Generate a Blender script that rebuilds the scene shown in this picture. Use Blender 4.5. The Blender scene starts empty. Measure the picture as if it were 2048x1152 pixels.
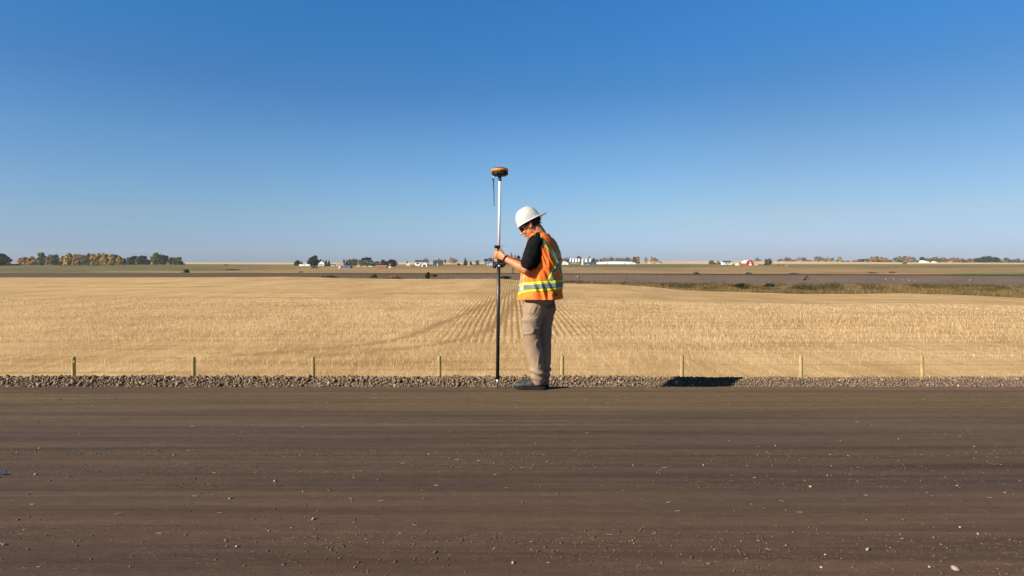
import bpy, bmesh, math, random
import numpy as np
from mathutils import Vector, Matrix, noise as mnoise

random.seed(7)
rng = np.random.default_rng(11)
SC = bpy.context.scene
COL = SC.collection
R = math.radians
FPX, HX, HY, CAMZ = 1200.0, 1024.0, 527.0, 1.21


def P(px, py, y):
    return Vector(((px - HX) * y / FPX, y, CAMZ + (HY - py) * y / FPX))


# ------------------------------------------------------------------ helpers
def root_loc(parent):
    while parent.parent:
        parent = parent.parent
    return parent.location.copy()


def finish(name, me, mat=None, parent=None, smooth=False):
    if parent is not None:
        l = root_loc(parent)
        me.transform(Matrix.Translation(-l))
    o = bpy.data.objects.new(name, me)
    COL.objects.link(o)
    if mat is not None:
        if not me.materials:
            me.materials.append(mat)
    if parent is not None:
        o.parent = parent
    if smooth:
        me.polygons.foreach_set('use_smooth', [True] * len(me.polygons))
    return o


def obj(name, bm, mat=None, parent=None, smooth=False):
    me = bpy.data.meshes.new(name)
    bm.to_mesh(me)
    bm.free()
    return finish(name, me, mat, parent, smooth)


def np_mesh(name, verts, faces):
    """verts (n,3), faces (m,k) of one k"""
    me = bpy.data.meshes.new(name)
    verts = np.asarray(verts, dtype=np.float32)
    faces = np.asarray(faces, dtype=np.int32)
    n, k = faces.shape
    me.vertices.add(len(verts))
    me.vertices.foreach_set('co', verts.ravel())
    me.loops.add(n * k)
    me.loops.foreach_set('vertex_index', faces.ravel())
    me.polygons.add(n)
    me.polygons.foreach_set('loop_start', np.arange(0, n * k, k, dtype=np.int32))
    me.polygons.foreach_set('loop_total', np.full(n, k, dtype=np.int32))
    me.update(calc_edges=True)
    me.validate()
    return me


def tag(o, label=None, cat=None, group=None, kind=None):
    if label: o['label'] = label
    if cat: o['category'] = cat
    if group: o['group'] = group
    if kind: o['kind'] = kind
    return o


def thing(name, label, cat, loc=(0, 0, 0), group=None):
    o = bpy.data.objects.new(name, None)
    o.empty_display_size = 0.2
    COL.objects.link(o)
    o.location = loc
    return tag(o, label, cat, group)


def box(bm, x0, x1, y0, y1, z0, z1):
    v = [bm.verts.new((x, y, z)) for x in (x0, x1) for y in (y0, y1) for z in (z0, z1)]
    for f in ((0, 1, 3, 2), (4, 6, 7, 5), (0, 4, 5, 1), (2, 3, 7, 6), (0, 2, 6, 4), (1, 5, 7, 3)):
        bm.faces.new([v[i] for i in f])
    return v


def loft(bm, rings, cap=True):
    vs = [[bm.verts.new(p) for p in r] for r in rings]
    n = len(vs[0])
    for a, b in zip(vs, vs[1:]):
        for i in range(n):
            j = (i + 1) % n
            bm.faces.new((a[i], a[j], b[j], b[i]))
    if cap:
        bm.faces.new(list(reversed(vs[0])))
        bm.faces.new(vs[-1])
    return vs


def ring(c, ax, ay, n=16, p=2.0):
    c = Vector(c); out = []
    for i in range(n):
        t = 2 * math.pi * i / n
        ct, st = math.cos(t), math.sin(t)
        k = 2.0 / p
        out.append(c + Vector(ax) * (math.copysign(abs(ct) ** k, ct)) + Vector(ay) * (math.copysign(abs(st) ** k, st)))
    return out


def tube(bm, pts, radii, n=14, ref=None, flat=1.0, ends=True):
    """tube through pts; radii number or (r_ref, r_other); rounded ends"""
    pts = [Vector(p) for p in pts]
    ref = Vector(ref) if ref is not None else Vector((0.13, 0.31, 0.94))
    rr = [r if isinstance(r, tuple) else (r, r * flat) for r in radii]
    rings = []
    m = len(pts)
    for i, p in enumerate(pts):
        d = (pts[min(i + 1, m - 1)] - pts[max(i - 1, 0)]).normalized()
        a = (ref - d * ref.dot(d)).normalized()
        b = d.cross(a)
        if ends and i == 0:
            for s in (0.35, 0.75):
                q = math.sqrt(1 - (1 - s) ** 2)
                rings.append(ring(p - d * min(rr[i]) * (1 - s), a * rr[i][0] * q, b * rr[i][1] * q, n))
        rings.append(ring(p, a * rr[i][0], b * rr[i][1], n))
        if ends and i == m - 1:
            for s in (0.75, 0.35):
                q = math.sqrt(1 - (1 - s) ** 2)
                rings.append(ring(p + d * min(rr[i]) * (1 - s), a * rr[i][0] * q, b * rr[i][1] * q, n))
    loft(bm, rings)


def ball(bm, c, ax, ay, az, seg=16, rings_=10):
    c = Vector(c); ax, ay, az = Vector(ax), Vector(ay), Vector(az)
    rs = []
    for i in range(1, rings_):
        t = math.pi * i / rings_
        rs.append([c + az * -math.cos(t) + (ax * math.cos(2 * math.pi * k / seg) + ay * math.sin(2 * math.pi * k / seg)) * math.sin(t) for k in range(seg)])
    loft(bm, rs)


def voxel(bm, size, smooth=4, fac=0.5):
    """one continuous surface out of overlapping shapes"""
    me = bpy.data.meshes.new('tmp')
    bmesh.ops.recalc_face_normals(bm, faces=bm.faces)
    bm.to_mesh(me); bm.free()
    o = bpy.data.objects.new('tmp', me)
    COL.objects.link(o)
    m = o.modifiers.new('r', 'REMESH'); m.mode = 'VOXEL'; m.voxel_size = size
    if smooth:
        s = o.modifiers.new('s', 'SMOOTH'); s.iterations = smooth; s.factor = fac
    bpy.context.view_layer.update()
    dg = bpy.context.evaluated_depsgraph_get()
    res = bpy.data.meshes.new_from_object(o.evaluated_get(dg))
    bpy.data.objects.remove(o, do_unlink=True)
    bpy.data.meshes.remove(me)
    res.name = 'body'
    return res


def displace(me, fn):
    n = len(me.vertices)
    co = np.empty(n * 3, np.float32); me.vertices.foreach_get('co', co)
    no = np.empty(n * 3, np.float32); me.vertices.foreach_get('normal', no)
    co = co.reshape(-1, 3); no = no.reshape(-1, 3)
    out = co.copy()
    for i in range(n):
        out[i] += no[i] * fn(co[i], no[i])
    me.vertices.foreach_set('co', out.ravel())
    me.update()


UPV = Vector((0, 0, 1))


def nz(x, y, z):
    return mnoise.noise(Vector((x, y, z)))


# ------------------------------------------------------------------ materials
class M:
    def __init__(self, name, rough=0.8, metal=0.0, spec=0.3):
        self.m = bpy.data.materials.new(name)
        self.m.use_nodes = True
        self.nt = self.m.node_tree
        self.b = self.nt.nodes['Principled BSDF']
        self.b.inputs['Roughness'].default_value = rough
        self.b.inputs['Metallic'].default_value = metal
        self.b.inputs['Specular IOR Level'].default_value = spec
        self._c = None

    def n(self, t, **kw):
        x = self.nt.nodes.new(t)
        for k, v in kw.items():
            if k.startswith('i_'):
                key = k[2:]
                x.inputs[int(key) if key.isdigit() else key.replace('_', ' ')].default_value = v
            else:
                setattr(x, k, v)
        return x

    def l(self, a, b):
        self.nt.links.new(a, b)

    def coord(self, scale=(1, 1, 1), rot=(0, 0, 0), kind='Object'):
        if self._c is None:
            self._c = self.n('ShaderNodeTexCoord')
        mp = self.n('ShaderNodeMapping')
        mp.inputs['Scale'].default_value = scale
        mp.inputs['Rotation'].default_value = rot
        self.l(self._c.outputs[kind], mp.inputs['Vector'])
        return mp.outputs['Vector']

    def noise(self, scale, detail=4, rough=0.55, vec=None, dist=0.0):
        t = self.n('ShaderNodeTexNoise', i_Scale=scale, i_Detail=detail, i_Roughness=rough, i_Distortion=dist)
        if vec is not None: self.l(vec, t.inputs['Vector'])
        return t.outputs['Fac']

    def ramp(self, fac, stops):
        r = self.n('ShaderNodeValToRGB')
        el = r.color_ramp.elements
        while len(el) < len(stops): el.new(0.5)
        for e, (p, c) in zip(el, stops):
            e.position = p
            e.color = (*c, 1) if not isinstance(c, (int, float)) else (c, c, c, 1)
        self.l(fac, r.inputs['Fac'])
        return r.outputs['Color']

    def mix(self, fac, a, b, mode='MIX'):
        x = self.n('ShaderNodeMix', data_type='RGBA', blend_type=mode)
        for s, v in ((0, fac), (6, a), (7, b)):
            if isinstance(v, (int, float)): x.inputs[s].default_value = v
            elif isinstance(v, tuple): x.inputs[s].default_value = (*v, 1)
            else: self.l(v, x.inputs[s])
        return x.outputs[2]

    def math(self, op, a, b=0.0):
        x = self.n('ShaderNodeMath', operation=op)
        for s, v in ((0, a), (1, b)):
            if isinstance(v, (int, float)): x.inputs[s].default_value = v
            else: self.l(v, x.inputs[s])
        return x.outputs[0]

    def color(self, c):
        if isinstance(c, tuple): self.b.inputs['Base Color'].default_value = (*c, 1)
        else: self.l(c, self.b.inputs['Base Color'])
        return self

    def bump(self, h, strength=0.3, dist=0.01):
        x = self.n('ShaderNodeBump', i_Strength=strength, i_Distance=dist)
        self.l(h, x.inputs['Height'])
        self.l(x.outputs[0], self.b.inputs['Normal'])
        return self


def simple(name, c, rough=0.7, metal=0.0, var=0.12, scale=30, bump=0.0, spec=0.3, bs=None):
    m = M(name, rough, metal, spec)
    v = m.coord()
    f = m.noise(scale, 4, 0.6, v)
    lo = tuple(x * (1 - var) for x in c); hi = tuple(min(1, x * (1 + var)) for x in c)
    m.color(m.ramp(f, [(0.3, lo), (0.7, hi)]))
    if bump:
        m.bump(m.noise(bs or scale * 3, 5, 0.6, v), bump, 0.004)
    return m.m


def island(name, stops, rough=0.8, noise_scale=None, spec=0.2, transl=0.0):
    """colour differs from piece to piece"""
    m = M(name, rough, 0, spec)
    g = m.n('ShaderNodeNewGeometry')
    c = m.ramp(g.outputs['Random Per Island'], stops)
    if noise_scale:
        f = m.noise(noise_scale, 3, 0.6, m.coord())
        c = m.mix(1.0, c, m.ramp(f, [(0.32, 0.5), (0.68, 1.3)]), 'MULTIPLY')
    m.color(c)
    if transl:
        t = m.n('ShaderNodeBsdfTranslucent'); m.l(c, t.inputs['Color'])
        s = m.n('ShaderNodeMixShader', i_0=transl)
        m.l(m.b.outputs[0], s.inputs[1]); m.l(t.outputs[0], s.inputs[2])
        m.l(s.outputs[0], m.nt.nodes['Material Output'].inputs['Surface'])
    return m.m


# ------------------------------------------------------------------ terrain functions
DS = np.array([140, 165, 300, 500, 700, 900, 1100, 1400, 1700, 2000.])
PXS = np.array([-500, 0, 365, 700, 1024, 1300, 1450, 2048, 2600.])
ROWS = np.array([
    [548.5, 546, 540.5, 536, 533, 531, 529.5, 528, 527, 526.5],
    [548.5, 546, 540.5, 536, 533, 531, 529.5, 528, 527, 526.3],
    [549.5, 547, 541, 535.5, 532, 529.5, 528, 527, 526, 525],
    [550, 547.4, 542, 537, 534, 531.5, 529.5, 527.5, 526.4, 525.6],
    [551, 548.5, 542, 536.5, 533, 530.5, 528.5, 526.5, 525, 524],
    [552, 549.2, 543, 537, 533, 530.5, 528.5, 526.2, 524.6, 523],
    [552.3, 549.6, 543, 537, 533, 530.5, 528.5, 526, 524, 522],
    [553.2, 550.2, 543, 537, 533, 530.5, 528.7, 527, 525.6, 524.8],
    [553.2, 550.2, 543, 537, 533, 530.5, 528.7, 527, 525.6, 524.8]])


def row_at(px, d):
    px = np.clip(px, PXS[0], PXS[-1]); ld = np.log(np.clip(d, DS[0], DS[-1]))
    cols = [np.interp(px, PXS, ROWS[:, j]) for j in range(len(DS))]
    lD = np.log(DS)
    j = int(np.clip(np.searchsorted(lD, ld) - 1, 0, len(DS) - 2))
    t = (ld - lD[j]) / (lD[j + 1] - lD[j])
    return cols[j] * (1 - t) + cols[j + 1] * t


def z_at(px, d):
    z = CAMZ - (row_at(px, d) - HY) * min(d, 2000.) / FPX
    if d > 2000: z -= (d - 2000) * 0.02
    return float(z)


def depth_for(px, row):
    lo, hi = 140.0, 1990.0
    for _ in range(40):
        mid = math.sqrt(lo * hi)
        if row_at(px, mid) > row: lo = mid
        else: hi = mid
    return math.sqrt(lo * hi)


EP = np.array([-600, 0, 256, 456, 570, 780, 1000, 1125, 1230, 1300, 1366, 1450, 1600, 1700, 1800, 1940, 2048, 2650.])
ER = np.array([555, 555, 555, 554.5, 553.5, 558, 557.5, 566.5, 569, 573.5, 580.5, 583.5, 588, 588, 586.5, 590.5, 596.5, 606.])
EY = np.array([110, 110, 110, 110, 109, 106, 104, 100, 97, 94, 91, 89, 86, 85, 84, 82, 80, 74.])


def field_edge(px):
    y = float(np.interp(px, EP, EY)); r = float(np.interp(px, EP, ER))
    return y, CAMZ - (r - HY) * y / FPX


def field_z_near(y):
    return float(np.interp(y, [9, 12, 14, 17, 22, 30, 40], [-1.25, -2.0, -2.14, -2.06, -1.86, -1.72, -1.66]))


def field_z(px, y):
    ye, ze = field_edge(px)
    zn = field_z_near(min(y, 40))
    if y <= 30: return zn
    t = (min(y, ye) - 30) / (ye - 30)
    return zn + (ze - zn) * (t * t * (3 - 2 * t) * 0.6 + t * 0.4)


def px_of(x, y):
    return HX + x * FPX / y


def zc_at(x):   # railway crest height
    return float(np.interp(x, [-111, 0, 111], [-1.05, -1.2, -1.52]))


def zd_at(x):   # foot of railway bank
    return float(np.interp(x, [-120, -10, 8, 30, 110], [-2.6, -2.4, -2.5, -2.8, -3.15]))


def grid_obj(name, xs_of, ys_list, z_fn, mat, kind='structure', attrs=None, smooth=True):
    """ys_list: list of columns; builds lattice [row][col]"""
    nr, nc = len(ys_list), len(xs_of(ys_list[0]))
    V = np.zeros((nr, nc, 3))
    for i, yrow in enumerate(ys_list):
        xs = xs_of(yrow)
        for j, x in enumerate(xs):
            y = yrow[j] if hasattr(yrow, '__len__') else yrow
            V[i, j] = (x, y, z_fn(x, y))
    idx = np.arange(nr * nc).reshape(nr, nc)
    F = np.stack([idx[:-1, :-1], idx[:-1, 1:], idx[1:, 1:], idx[1:, :-1]], -1).reshape(-1, 4)
    me = np_mesh(name, V.reshape(-1, 3), F)
    o = finish(name, me, mat, None, smooth)
    if kind: o['kind'] = kind
    return o, V.reshape(-1, 3)


# ------------------------------------------------------------------ world, sun, camera
EL, AZX, AZY = 28.6, -0.855, -0.518
w = bpy.data.worlds.new('World'); SC.world = w; w.use_nodes = True
wn = w.node_tree
bg = wn.nodes['Background']
sky = wn.nodes.new('ShaderNodeTexSky'); sky.sky_type = 'NISHITA'; sky.sun_disc = False
sky.sun_elevation = R(EL); sky.sun_rotation = math.atan2(AZX, AZY) % (2 * math.pi)
sky.air_density = 1.0; sky.dust_density = 0.6; sky.ozone_density = 2.2; sky.altitude = 900
# deeper blue with elevation, as clear dry autumn air gives
tc = wn.nodes.new('ShaderNodeTexCoord')
sep = wn.nodes.new('ShaderNodeSeparateXYZ'); wn.links.new(tc.outputs['Generated'], sep.inputs[0])
rp = wn.nodes.new('ShaderNodeValToRGB'); wn.links.new(sep.outputs['Z'], rp.inputs['Fac'])
SKY_STOPS = [(0.0, (0.275, 0.375, 0.645)), (0.014, (0.285, 0.38, 0.65)), (0.04, (0.36, 0.445, 0.66)), (0.075, (0.415, 0.50, 0.615)), (0.12, (0.41, 0.545, 0.66)), (0.186, (0.37, 0.565, 0.70)), (0.275, (0.245, 0.505, 0.705)), (0.335, (0.20, 0.53, 0.775)), (0.40, (0.19, 0.56, 0.835)), (0.5, (0.12, 0.28, 0.40)), (0.7, (0.07, 0.13, 0.17)), (1.0, (0.05, 0.09, 0.11))]
while len(rp.color_ramp.elements) < len(SKY_STOPS): rp.color_ramp.elements.new(0.5)
for e, (p, c) in zip(rp.color_ramp.elements, SKY_STOPS): e.position = p; e.color = (*c, 1)
mx = wn.nodes.new('ShaderNodeMix'); mx.data_type = 'RGBA'; mx.blend_type = 'MULTIPLY'; mx.inputs[0].default_value = 1
wn.links.new(sky.outputs[0], mx.inputs[6]); wn.links.new(rp.outputs[0], mx.inputs[7])
# the low sky opposite the sun and near it is a little dimmer than the model gives
def wramp(sock, stops):
    r = wn.nodes.new('ShaderNodeValToRGB'); wn.links.new(sock, r.inputs['Fac'])
    while len(r.color_ramp.elements) < len(stops): r.color_ramp.elements.new(0.5)
    for e, (p, c) in zip(r.color_ramp.elements, stops): e.position = p; e.color = (*c, 1)
    return r.outputs[0]
xm = wn.nodes.new('ShaderNodeMath'); xm.operation = 'MULTIPLY_ADD'; wn.links.new(sep.outputs['X'], xm.inputs[0]); xm.inputs[1].default_value = 0.5; xm.inputs[2].default_value = 0.5
azc = wramp(xm.outputs[0], [(0.0, (.85, .87, .90)), (0.2, (.88, .895, .92)), (0.38, (1, 1, 1)), (0.5, (1, 1, 1)), (0.62, (1, .94, .905)), (0.70, (.98, .845, .79)), (0.79, (.90, .80, .765)), (1.0, (.88, .78, .75))])
lowz = wramp(sep.outputs['Z'], [(0.0, (.7, .7, .7)), (0.06, (.9, .9, .9)), (0.2, (1, 1, 1)), (0.36, (.15, .15, .15)), (1.0, (0, 0, 0))])
m2 = wn.nodes.new('ShaderNodeMix'); m2.data_type = 'RGBA'; m2.blend_type = 'MULTIPLY'
wn.links.new(lowz, m2.inputs[0]); wn.links.new(mx.outputs[2], m2.inputs[6]); wn.links.new(azc, m2.inputs[7])
wn.links.new(m2.outputs[2], bg.inputs['Color'])
bg.inputs['Strength'].default_value = 0.10

sl = bpy.data.lights.new('sun', 'SUN'); sl.energy = 5.0; sl.angle = R(0.5); sl.color = (1.0, 0.89, 0.74)
so = bpy.data.objects.new('sun', sl); COL.objects.link(so)
h = math.hypot(AZX, AZY)
sd = Vector((AZX / h * math.cos(R(EL)), AZY / h * math.cos(R(EL)), math.sin(R(EL))))
so.rotation_euler = sd.to_track_quat('Z', 'Y').to_euler()
so.location = sd * 30

cam = bpy.data.cameras.new('camera'); co = bpy.data.objects.new('camera', cam); COL.objects.link(co)
cam.sensor_width = 36; cam.lens = 36 * FPX / 2048
cam.shift_y = -(576 - HY) / 2048
cam.clip_start = 0.05; cam.clip_end = 30000
co.location = (0, 0, CAMZ); co.rotation_euler = (R(90), 0, 0)
SC.camera = co
SC.view_settings.view_transform = 'Standard'; SC.view_settings.look = 'None'
SC.view_settings.exposure = 0.9; SC.view_settings.gamma = 1.0
SC.view_settings.use_curve_mapping = False
SC.cycles.use_denoising = True
SC.cycles.max_bounces = 6
SC.cycles.volume_bounces = 1

# ------------------------------------------------------------------ ROAD
m = M('packed_dirt', 0.9, 0, 0.15)
v1 = m.coord((0.13, 3.4, 1)); v2 = m.coord((0.30, 10, 1)); v3 = m.coord((1, 2.2, 1)); vf = m.coord()
streak = m.noise(1.0, 6, 0.6, v1, 0.3)
fine = m.noise(2.0, 6, 0.65, v2, 0.2)
mid = m.noise(9, 6, 0.7, v3)
grain = m.noise(170, 4, 0.7, vf)
sepn = m.n('ShaderNodeSeparateXYZ'); m.l(vf, sepn.inputs[0])
wob = m.math('ADD', sepn.outputs['Y'], m.math('MULTIPLY', m.math('SUBTRACT', m.noise(0.5, 3, 0.5, m.coord((0.35, 2.0, 1))), 0.5), 0.9))
yn = m.math('DIVIDE', wob, 6.0)
zone = m.ramp(yn, [(0.30, (0.083, 0.056, 0.047)), (0.44, (0.079, 0.054, 0.045)), (0.50, (0.085, 0.061, 0.049)), (0.56, (0.070, 0.050, 0.044)), (0.64, (0.075, 0.054, 0.044)),
                   (0.72, (0.082, 0.062, 0.052)), (0.80, (0.088, 0.066, 0.050)), (0.86, (0.110, 0.081, 0.051)), (0.92, (0.113, 0.084, 0.053)), (0.985, (0.120, 0.085, 0.060))])
c = m.mix(1.0, zone, m.ramp(streak, [(0.30, (0.66, 0.69, 0.75)), (0.5, (1.0, 1.0, 1.0)), (0.70, (1.24, 1.20, 1.10))]), 'MULTIPLY')
c = m.mix(1.0, c, m.ramp(fine, [(0.3, 0.80), (0.55, 1.0), (0.75, 1.16)]), 'MULTIPLY')
c = m.mix(1.0, c, m.ramp(mid, [(0.3, 0.84), (0.7, 1.12)]), 'MULTIPLY')
c = m.mix(1.0, c, m.ramp(grain, [(0.3, 0.78), (0.5, 1.0), (0.72, 1.25)]), 'MULTIPLY')
st2 = m.noise(1.0, 3, 0.5, m.coord((0.06, 11, 1)), 0.1)
c = m.mix(1.0, c, m.ramp(st2, [(0.32, (0.80, 0.82, 0.86)), (0.5, (1.0, 1.0, 1.0)), (0.68, (1.16, 1.14, 1.10))]), 'MULTIPLY')
c = m.mix(1.0, c, (1.06, 0.985, 0.86), 'MULTIPLY')
gb = m.ramp(yn, [(0.36, 0.0), (0.405, 0.8), (0.44, 0.9), (0.47, 0.1), (0.53, 0.2), (0.555, 0.8), (0.58, 0.25), (0.60, 0.85), (0.645, 0.8), (0.67, 0.1), (0.86, 0.1), (0.90, 0.5), (0.95, 0.3)])
patch = m.ramp(m.noise(1.0, 4, 0.6, m.coord((0.8, 3.5, 1))), [(0.40, 0.0), (0.62, 1.0)])
fl = m.ramp(m.noise(75, 3, 0.6, m.coord((0.55, 1, 1))), [(0.60, 0.0), (0.66, 1.0)])
fld = m.ramp(m.noise(60, 3, 0.6, m.coord((0.5, 1, 1))), [(0.34, 1.0), (0.42, 0.0)])
gm = m.math('MULTIPLY', gb, patch)
c = m.mix(m.math('MULTIPLY', fld, m.math('MULTIPLY', gm, 0.75)), c, (0.042, 0.032, 0.026))
c = m.mix(m.math('MULTIPLY', fl, m.math('MULTIPLY', gm, 0.8)), c, (0.20, 0.145, 0.082))
m.color(c)
hgt = m.math('ADD', m.math('MULTIPLY', fine, 0.8), m.math('ADD', m.math('MULTIPLY', mid, 0.5), m.math('MULTIPLY', m.math('ADD', grain, m.math('MULTIPLY', m.math('SUBTRACT', fl, fld), gm)), 0.16)))
m.bump(hgt, 0.55, 0.012)
MAT_ROAD = m.m


def road_edge(x):
    return 5.905 + 0.022 * nz(x * 0.9, 3.1, 0) + 0.02 * nz(x * 5, 9.1, 0)


def road_z(x, y):
    e = road_edge(x)
    rut = 0.006 * nz(x * 0.25, y * 3.1, 1.7) + 0.0035 * nz(x * 0.6, y * 9, 4.2) + 0.002 * nz(x * 5, y * 12, 2)
    k = min(1.0, max(0.0, (e - y) / 0.25))
    return rut * (0.25 + 0.75 * k) - 0.004


rxs = list(np.linspace(-40, -7.2, 12)) + list(np.arange(-7, 7.01, 0.06)) + list(np.linspace(7.2, 40, 12))
rys = list(np.linspace(-7, 1.4, 12)) + list(np.arange(1.5, 5.84, 0.045))
rows = [np.full(len(rxs), y) for y in rys]
rows.append(np.array([road_edge(x) - 0.03 for x in rxs])); rows.append(np.array([road_edge(x) for x in rxs]))
grid_obj('road', lambda yr: rxs, rows, road_z, MAT_ROAD)

# verge behind the camera so the place does not end at the road
grid_obj('ground', lambda yr: list(np.linspace(-60, 60, 30)), [np.full(30, y) for y in np.linspace(-60, -7, 14)],
         lambda x, y: -0.03 + 0.05 * nz(x * .3, y * .3, 0) - 0.03 * min(1, (-7 - y)), simple('verge_soil', (0.13, 0.10, 0.06), 0.95, 0, 0.3, 3))

# ------------------------------------------------------------------ shoulder with dip and windrow of gravel, down to the field
m = M('shoulder_soil', 0.95, 0, 0.1)
v = m.coord()
f = m.noise(40, 6, 0.7, v); f2 = m.noise(2, 3, 0.5, v)
c = m.ramp(f, [(0.3, (0.10, 0.075, 0.053)), (0.55, (0.17, 0.13, 0.095)), (0.75, (0.24, 0.19, 0.14))])
c = m.mix(1.0, c, m.ramp(f2, [(0.3, 0.85), (0.7, 1.1)]), 'MULTIPLY')
m.color(c); m.bump(f, 0.8, 0.02)
MAT_SHO = m.m


def windrow_var(x):
    return 0.012 * nz(x * 0.55, 11.3, 0) + 0.012 * nz(x * 2.2, 5.3, 0)


SH = [(0.0, -0.004), (0.02, -0.02), (0.10, -0.09), (0.35, -0.22), (0.80, -0.29), (0.93, -0.275), (0.99, -0.245), (1.05, -0.20), (1.11, -0.16), (1.18, -0.146), (1.30, -0.165), (1.55, -0.27), (2.2, -0.72), (3.1, -1.25)]
sxs = list(np.linspace(-40, -7.6, 14)) + list(np.arange(-7.5, 7.51, 0.06)) + list(np.linspace(7.6, 40, 14))
rows = []
zt = {}
for k, (dy, z) in enumerate(SH):
    r_ = np.array([road_edge(x) + dy if k < 2 else 5.905 + dy for x in sxs])
    rows.append(r_)
V = []
for k, (dy, z) in enumerate(SH):
    for j, x in enumerate(sxs):
        zz = z
        if 5 <= k <= 11: zz += windrow_var(x)
        if 2 <= k <= 12: zz += 0.008 * nz(x * 9, dy * 20, 3)
        V.append((x, rows[k][j], road_z(x, rows[k][j]) if k == 0 else zz))
nr, nc = len(SH), len(sxs)
idx = np.arange(nr * nc).reshape(nr, nc)
F = np.stack([idx[:-1, :-1], idx[:-1, 1:], idx[1:, 1:], idx[1:, :-1]], -1).reshape(-1, 4)
o = finish('road_shoulder', np_mesh('road_shoulder', V, F), MAT_SHO, None, True); o['kind'] = 'structure'


def sh_z(x, y):
    return float(np.interp(y - 5.905, [s[0] for s in SH], [s[1] for s in SH])) + (windrow_var(x) if y > 6.66 else 0)


# --- stones
ICO = None
def ico():
    global ICO
    if ICO is None:
        bm = bmesh.new(); bmesh.ops.create_icosphere(bm, subdivisions=1, radius=1)
        V_ = np.array([v.co[:] for v in bm.verts]); F_ = np.array([[v.index for v in f.verts] for f in bm.faces])
        bm.free(); ICO = (V_, F_)
    return ICO


def rand_rot(n):
    q = rng.normal(size=(n, 4)); q /= np.linalg.norm(q, axis=1, keepdims=True)
    a, b, c_, d = q.T
    return np.stack([np.stack([1 - 2 * (c_ * c_ + d * d), 2 * (b * c_ - a * d), 2 * (b * d + a * c_)], -1),
                     np.stack([2 * (b * c_ + a * d), 1 - 2 * (b * b + d * d), 2 * (c_ * d - a * b)], -1),
                     np.stack([2 * (b * d - a * c_), 2 * (c_ * d + a * b), 1 - 2 * (b * b + c_ * c_)], -1)], 1)


def stones(name, pos, rad, mat, flat=0.72, jit=0.24, sink=0.25, kind='stuff'):
    V0, F0 = ico()
    n = len(pos); k = len(V0)
    Vv = V0[None] * (1 + rng.uniform(-jit, jit, size=(n, k, 1)))
    Vv = Vv * rng.uniform(0.55, 1.3, size=(n, 1, 3))
    Vv = np.einsum('nij,nkj->nki', rand_rot(n), Vv)
    Vv[:, :, 2] *= flat
    Vv = Vv * rad[:, None, None] + pos[:, None, :]
    Vv[:, :, 2] += (rad * flat * (1 - sink))[:, None]
    Ff = (F0[None] + (np.arange(n) * k)[:, None, None]).reshape(-1, 3)
    o = finish(name, np_mesh(name, Vv.reshape(-1, 3), Ff), mat)
    if kind: o['kind'] = kind
    return o


MAT_GRAV = island('gravel_stone', [(0, (0.12, 0.082, 0.052)), (0.35, (0.175, 0.124, 0.080)), (0.75, (0.225, 0.163, 0.108)), (0.94, (0.29, 0.215, 0.148)), (1, (0.44, 0.36, 0.27))], 0.85, 60)
n = 38000
xs = rng.uniform(-6.6, 6.6, n)
ys = 5.905 + np.where(rng.random(n) < 0.82, rng.uniform(0.82, 1.34, n), rng.uniform(0.03, 1.9, n))
sp = rng.random(n) < 0.035
ys = np.where(sp, 5.90 - np.abs(rng.normal(0, 0.06, n)), ys)
zs = np.array([sh_z(x, y) if y > 5.9 else road_z(x, y) for x, y in zip(xs, ys)])
rad = np.clip(rng.lognormal(math.log(0.0086), 0.40, n), 0.005, 0.025)
rad = np.where(xs > 1.5, np.minimum(rad, 0.017) * 0.85, rad * 1.05)
near = (ys - 5.905) < 0.15
rad = np.where(near, rad * 0.6, rad)
rad = np.where(sp, rad * 0.55, rad)
pos = np.stack([xs, ys, zs], -1)
g = stones('gravel', pos, rad, MAT_GRAV, 0.9, 0.3, 0.3)
tag(g, 'long low ridge of grey brown crushed gravel along the road edge', 'gravel')

# crumbs and chips lying on the road
MAT_CRUMB = island('road_crumb', [(0, (0.09, 0.065, 0.05)), (0.45, (0.14, 0.105, 0.075)), (0.75, (0.18, 0.135, 0.08)), (0.93, (0.27, 0.20, 0.12)), (1, (0.48, 0.40, 0.31))], 0.9)
strips = [(3.60, 0.16, 1000), (3.83, 0.12, 1200), (3.33, 0.10, 550), (2.56, 0.14, 600), (2.75, 0.14, 250), (5.45, 0.16, 800), (5.05, 0.2, 600), (4.3, 0.5, 600), (2.42, 0.12, 400), (3.0, 0.6, 450)]
xs, ys = [], []
for yc, s, k in strips:
    x = rng.uniform(-1, 1, k) * yc * 0.95
    y = yc + rng.normal(0, s * 0.5, k) + 0.05 * np.sin(x * 0.7 + yc)
    keep = np.array([nz(a * 0.9, b * 3, 7.7) for a, b in zip(x, y)]) > rng.uniform(-0.5, 0.35, k)
    xs.append(x[keep]); ys.append(y[keep])
xs = np.concatenate(xs); ys = np.concatenate(ys)
ok = (ys < 5.86) & (ys > 1.9)
xs, ys = xs[ok], ys[ok]
zs = np.array([road_z(a, b) for a, b in zip(xs, ys)])
rad = np.clip(rng.lognormal(math.log(0.0021), 0.45, len(xs)), 0.001, 0.0055)
g = stones('dirt_crumbs', np.stack([xs, ys, zs], -1), rad, MAT_CRUMB, 0.6, 0.25, 0.3)
tag(g, 'crumbs of dry dirt and grit strewn in strips on the road', 'grit')
xs = rng.uniform(-1, 1, 26000); ys = rng.uniform(2.0, 5.85, 26000); xs = xs * ys * 0.95
band_ = np.interp(ys, [2.2, 2.45, 2.65, 2.9, 3.2, 3.35, 3.5, 3.65, 3.9, 4.05, 5.0, 5.4, 5.8], [.6, 1, .9, .25, .3, .8, .4, 1, .8, .15, .15, .7, .5])
pt_ = np.array([nz(a * 1.1, b * 4, 3.3) for a, b in zip(xs, ys)])
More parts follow.
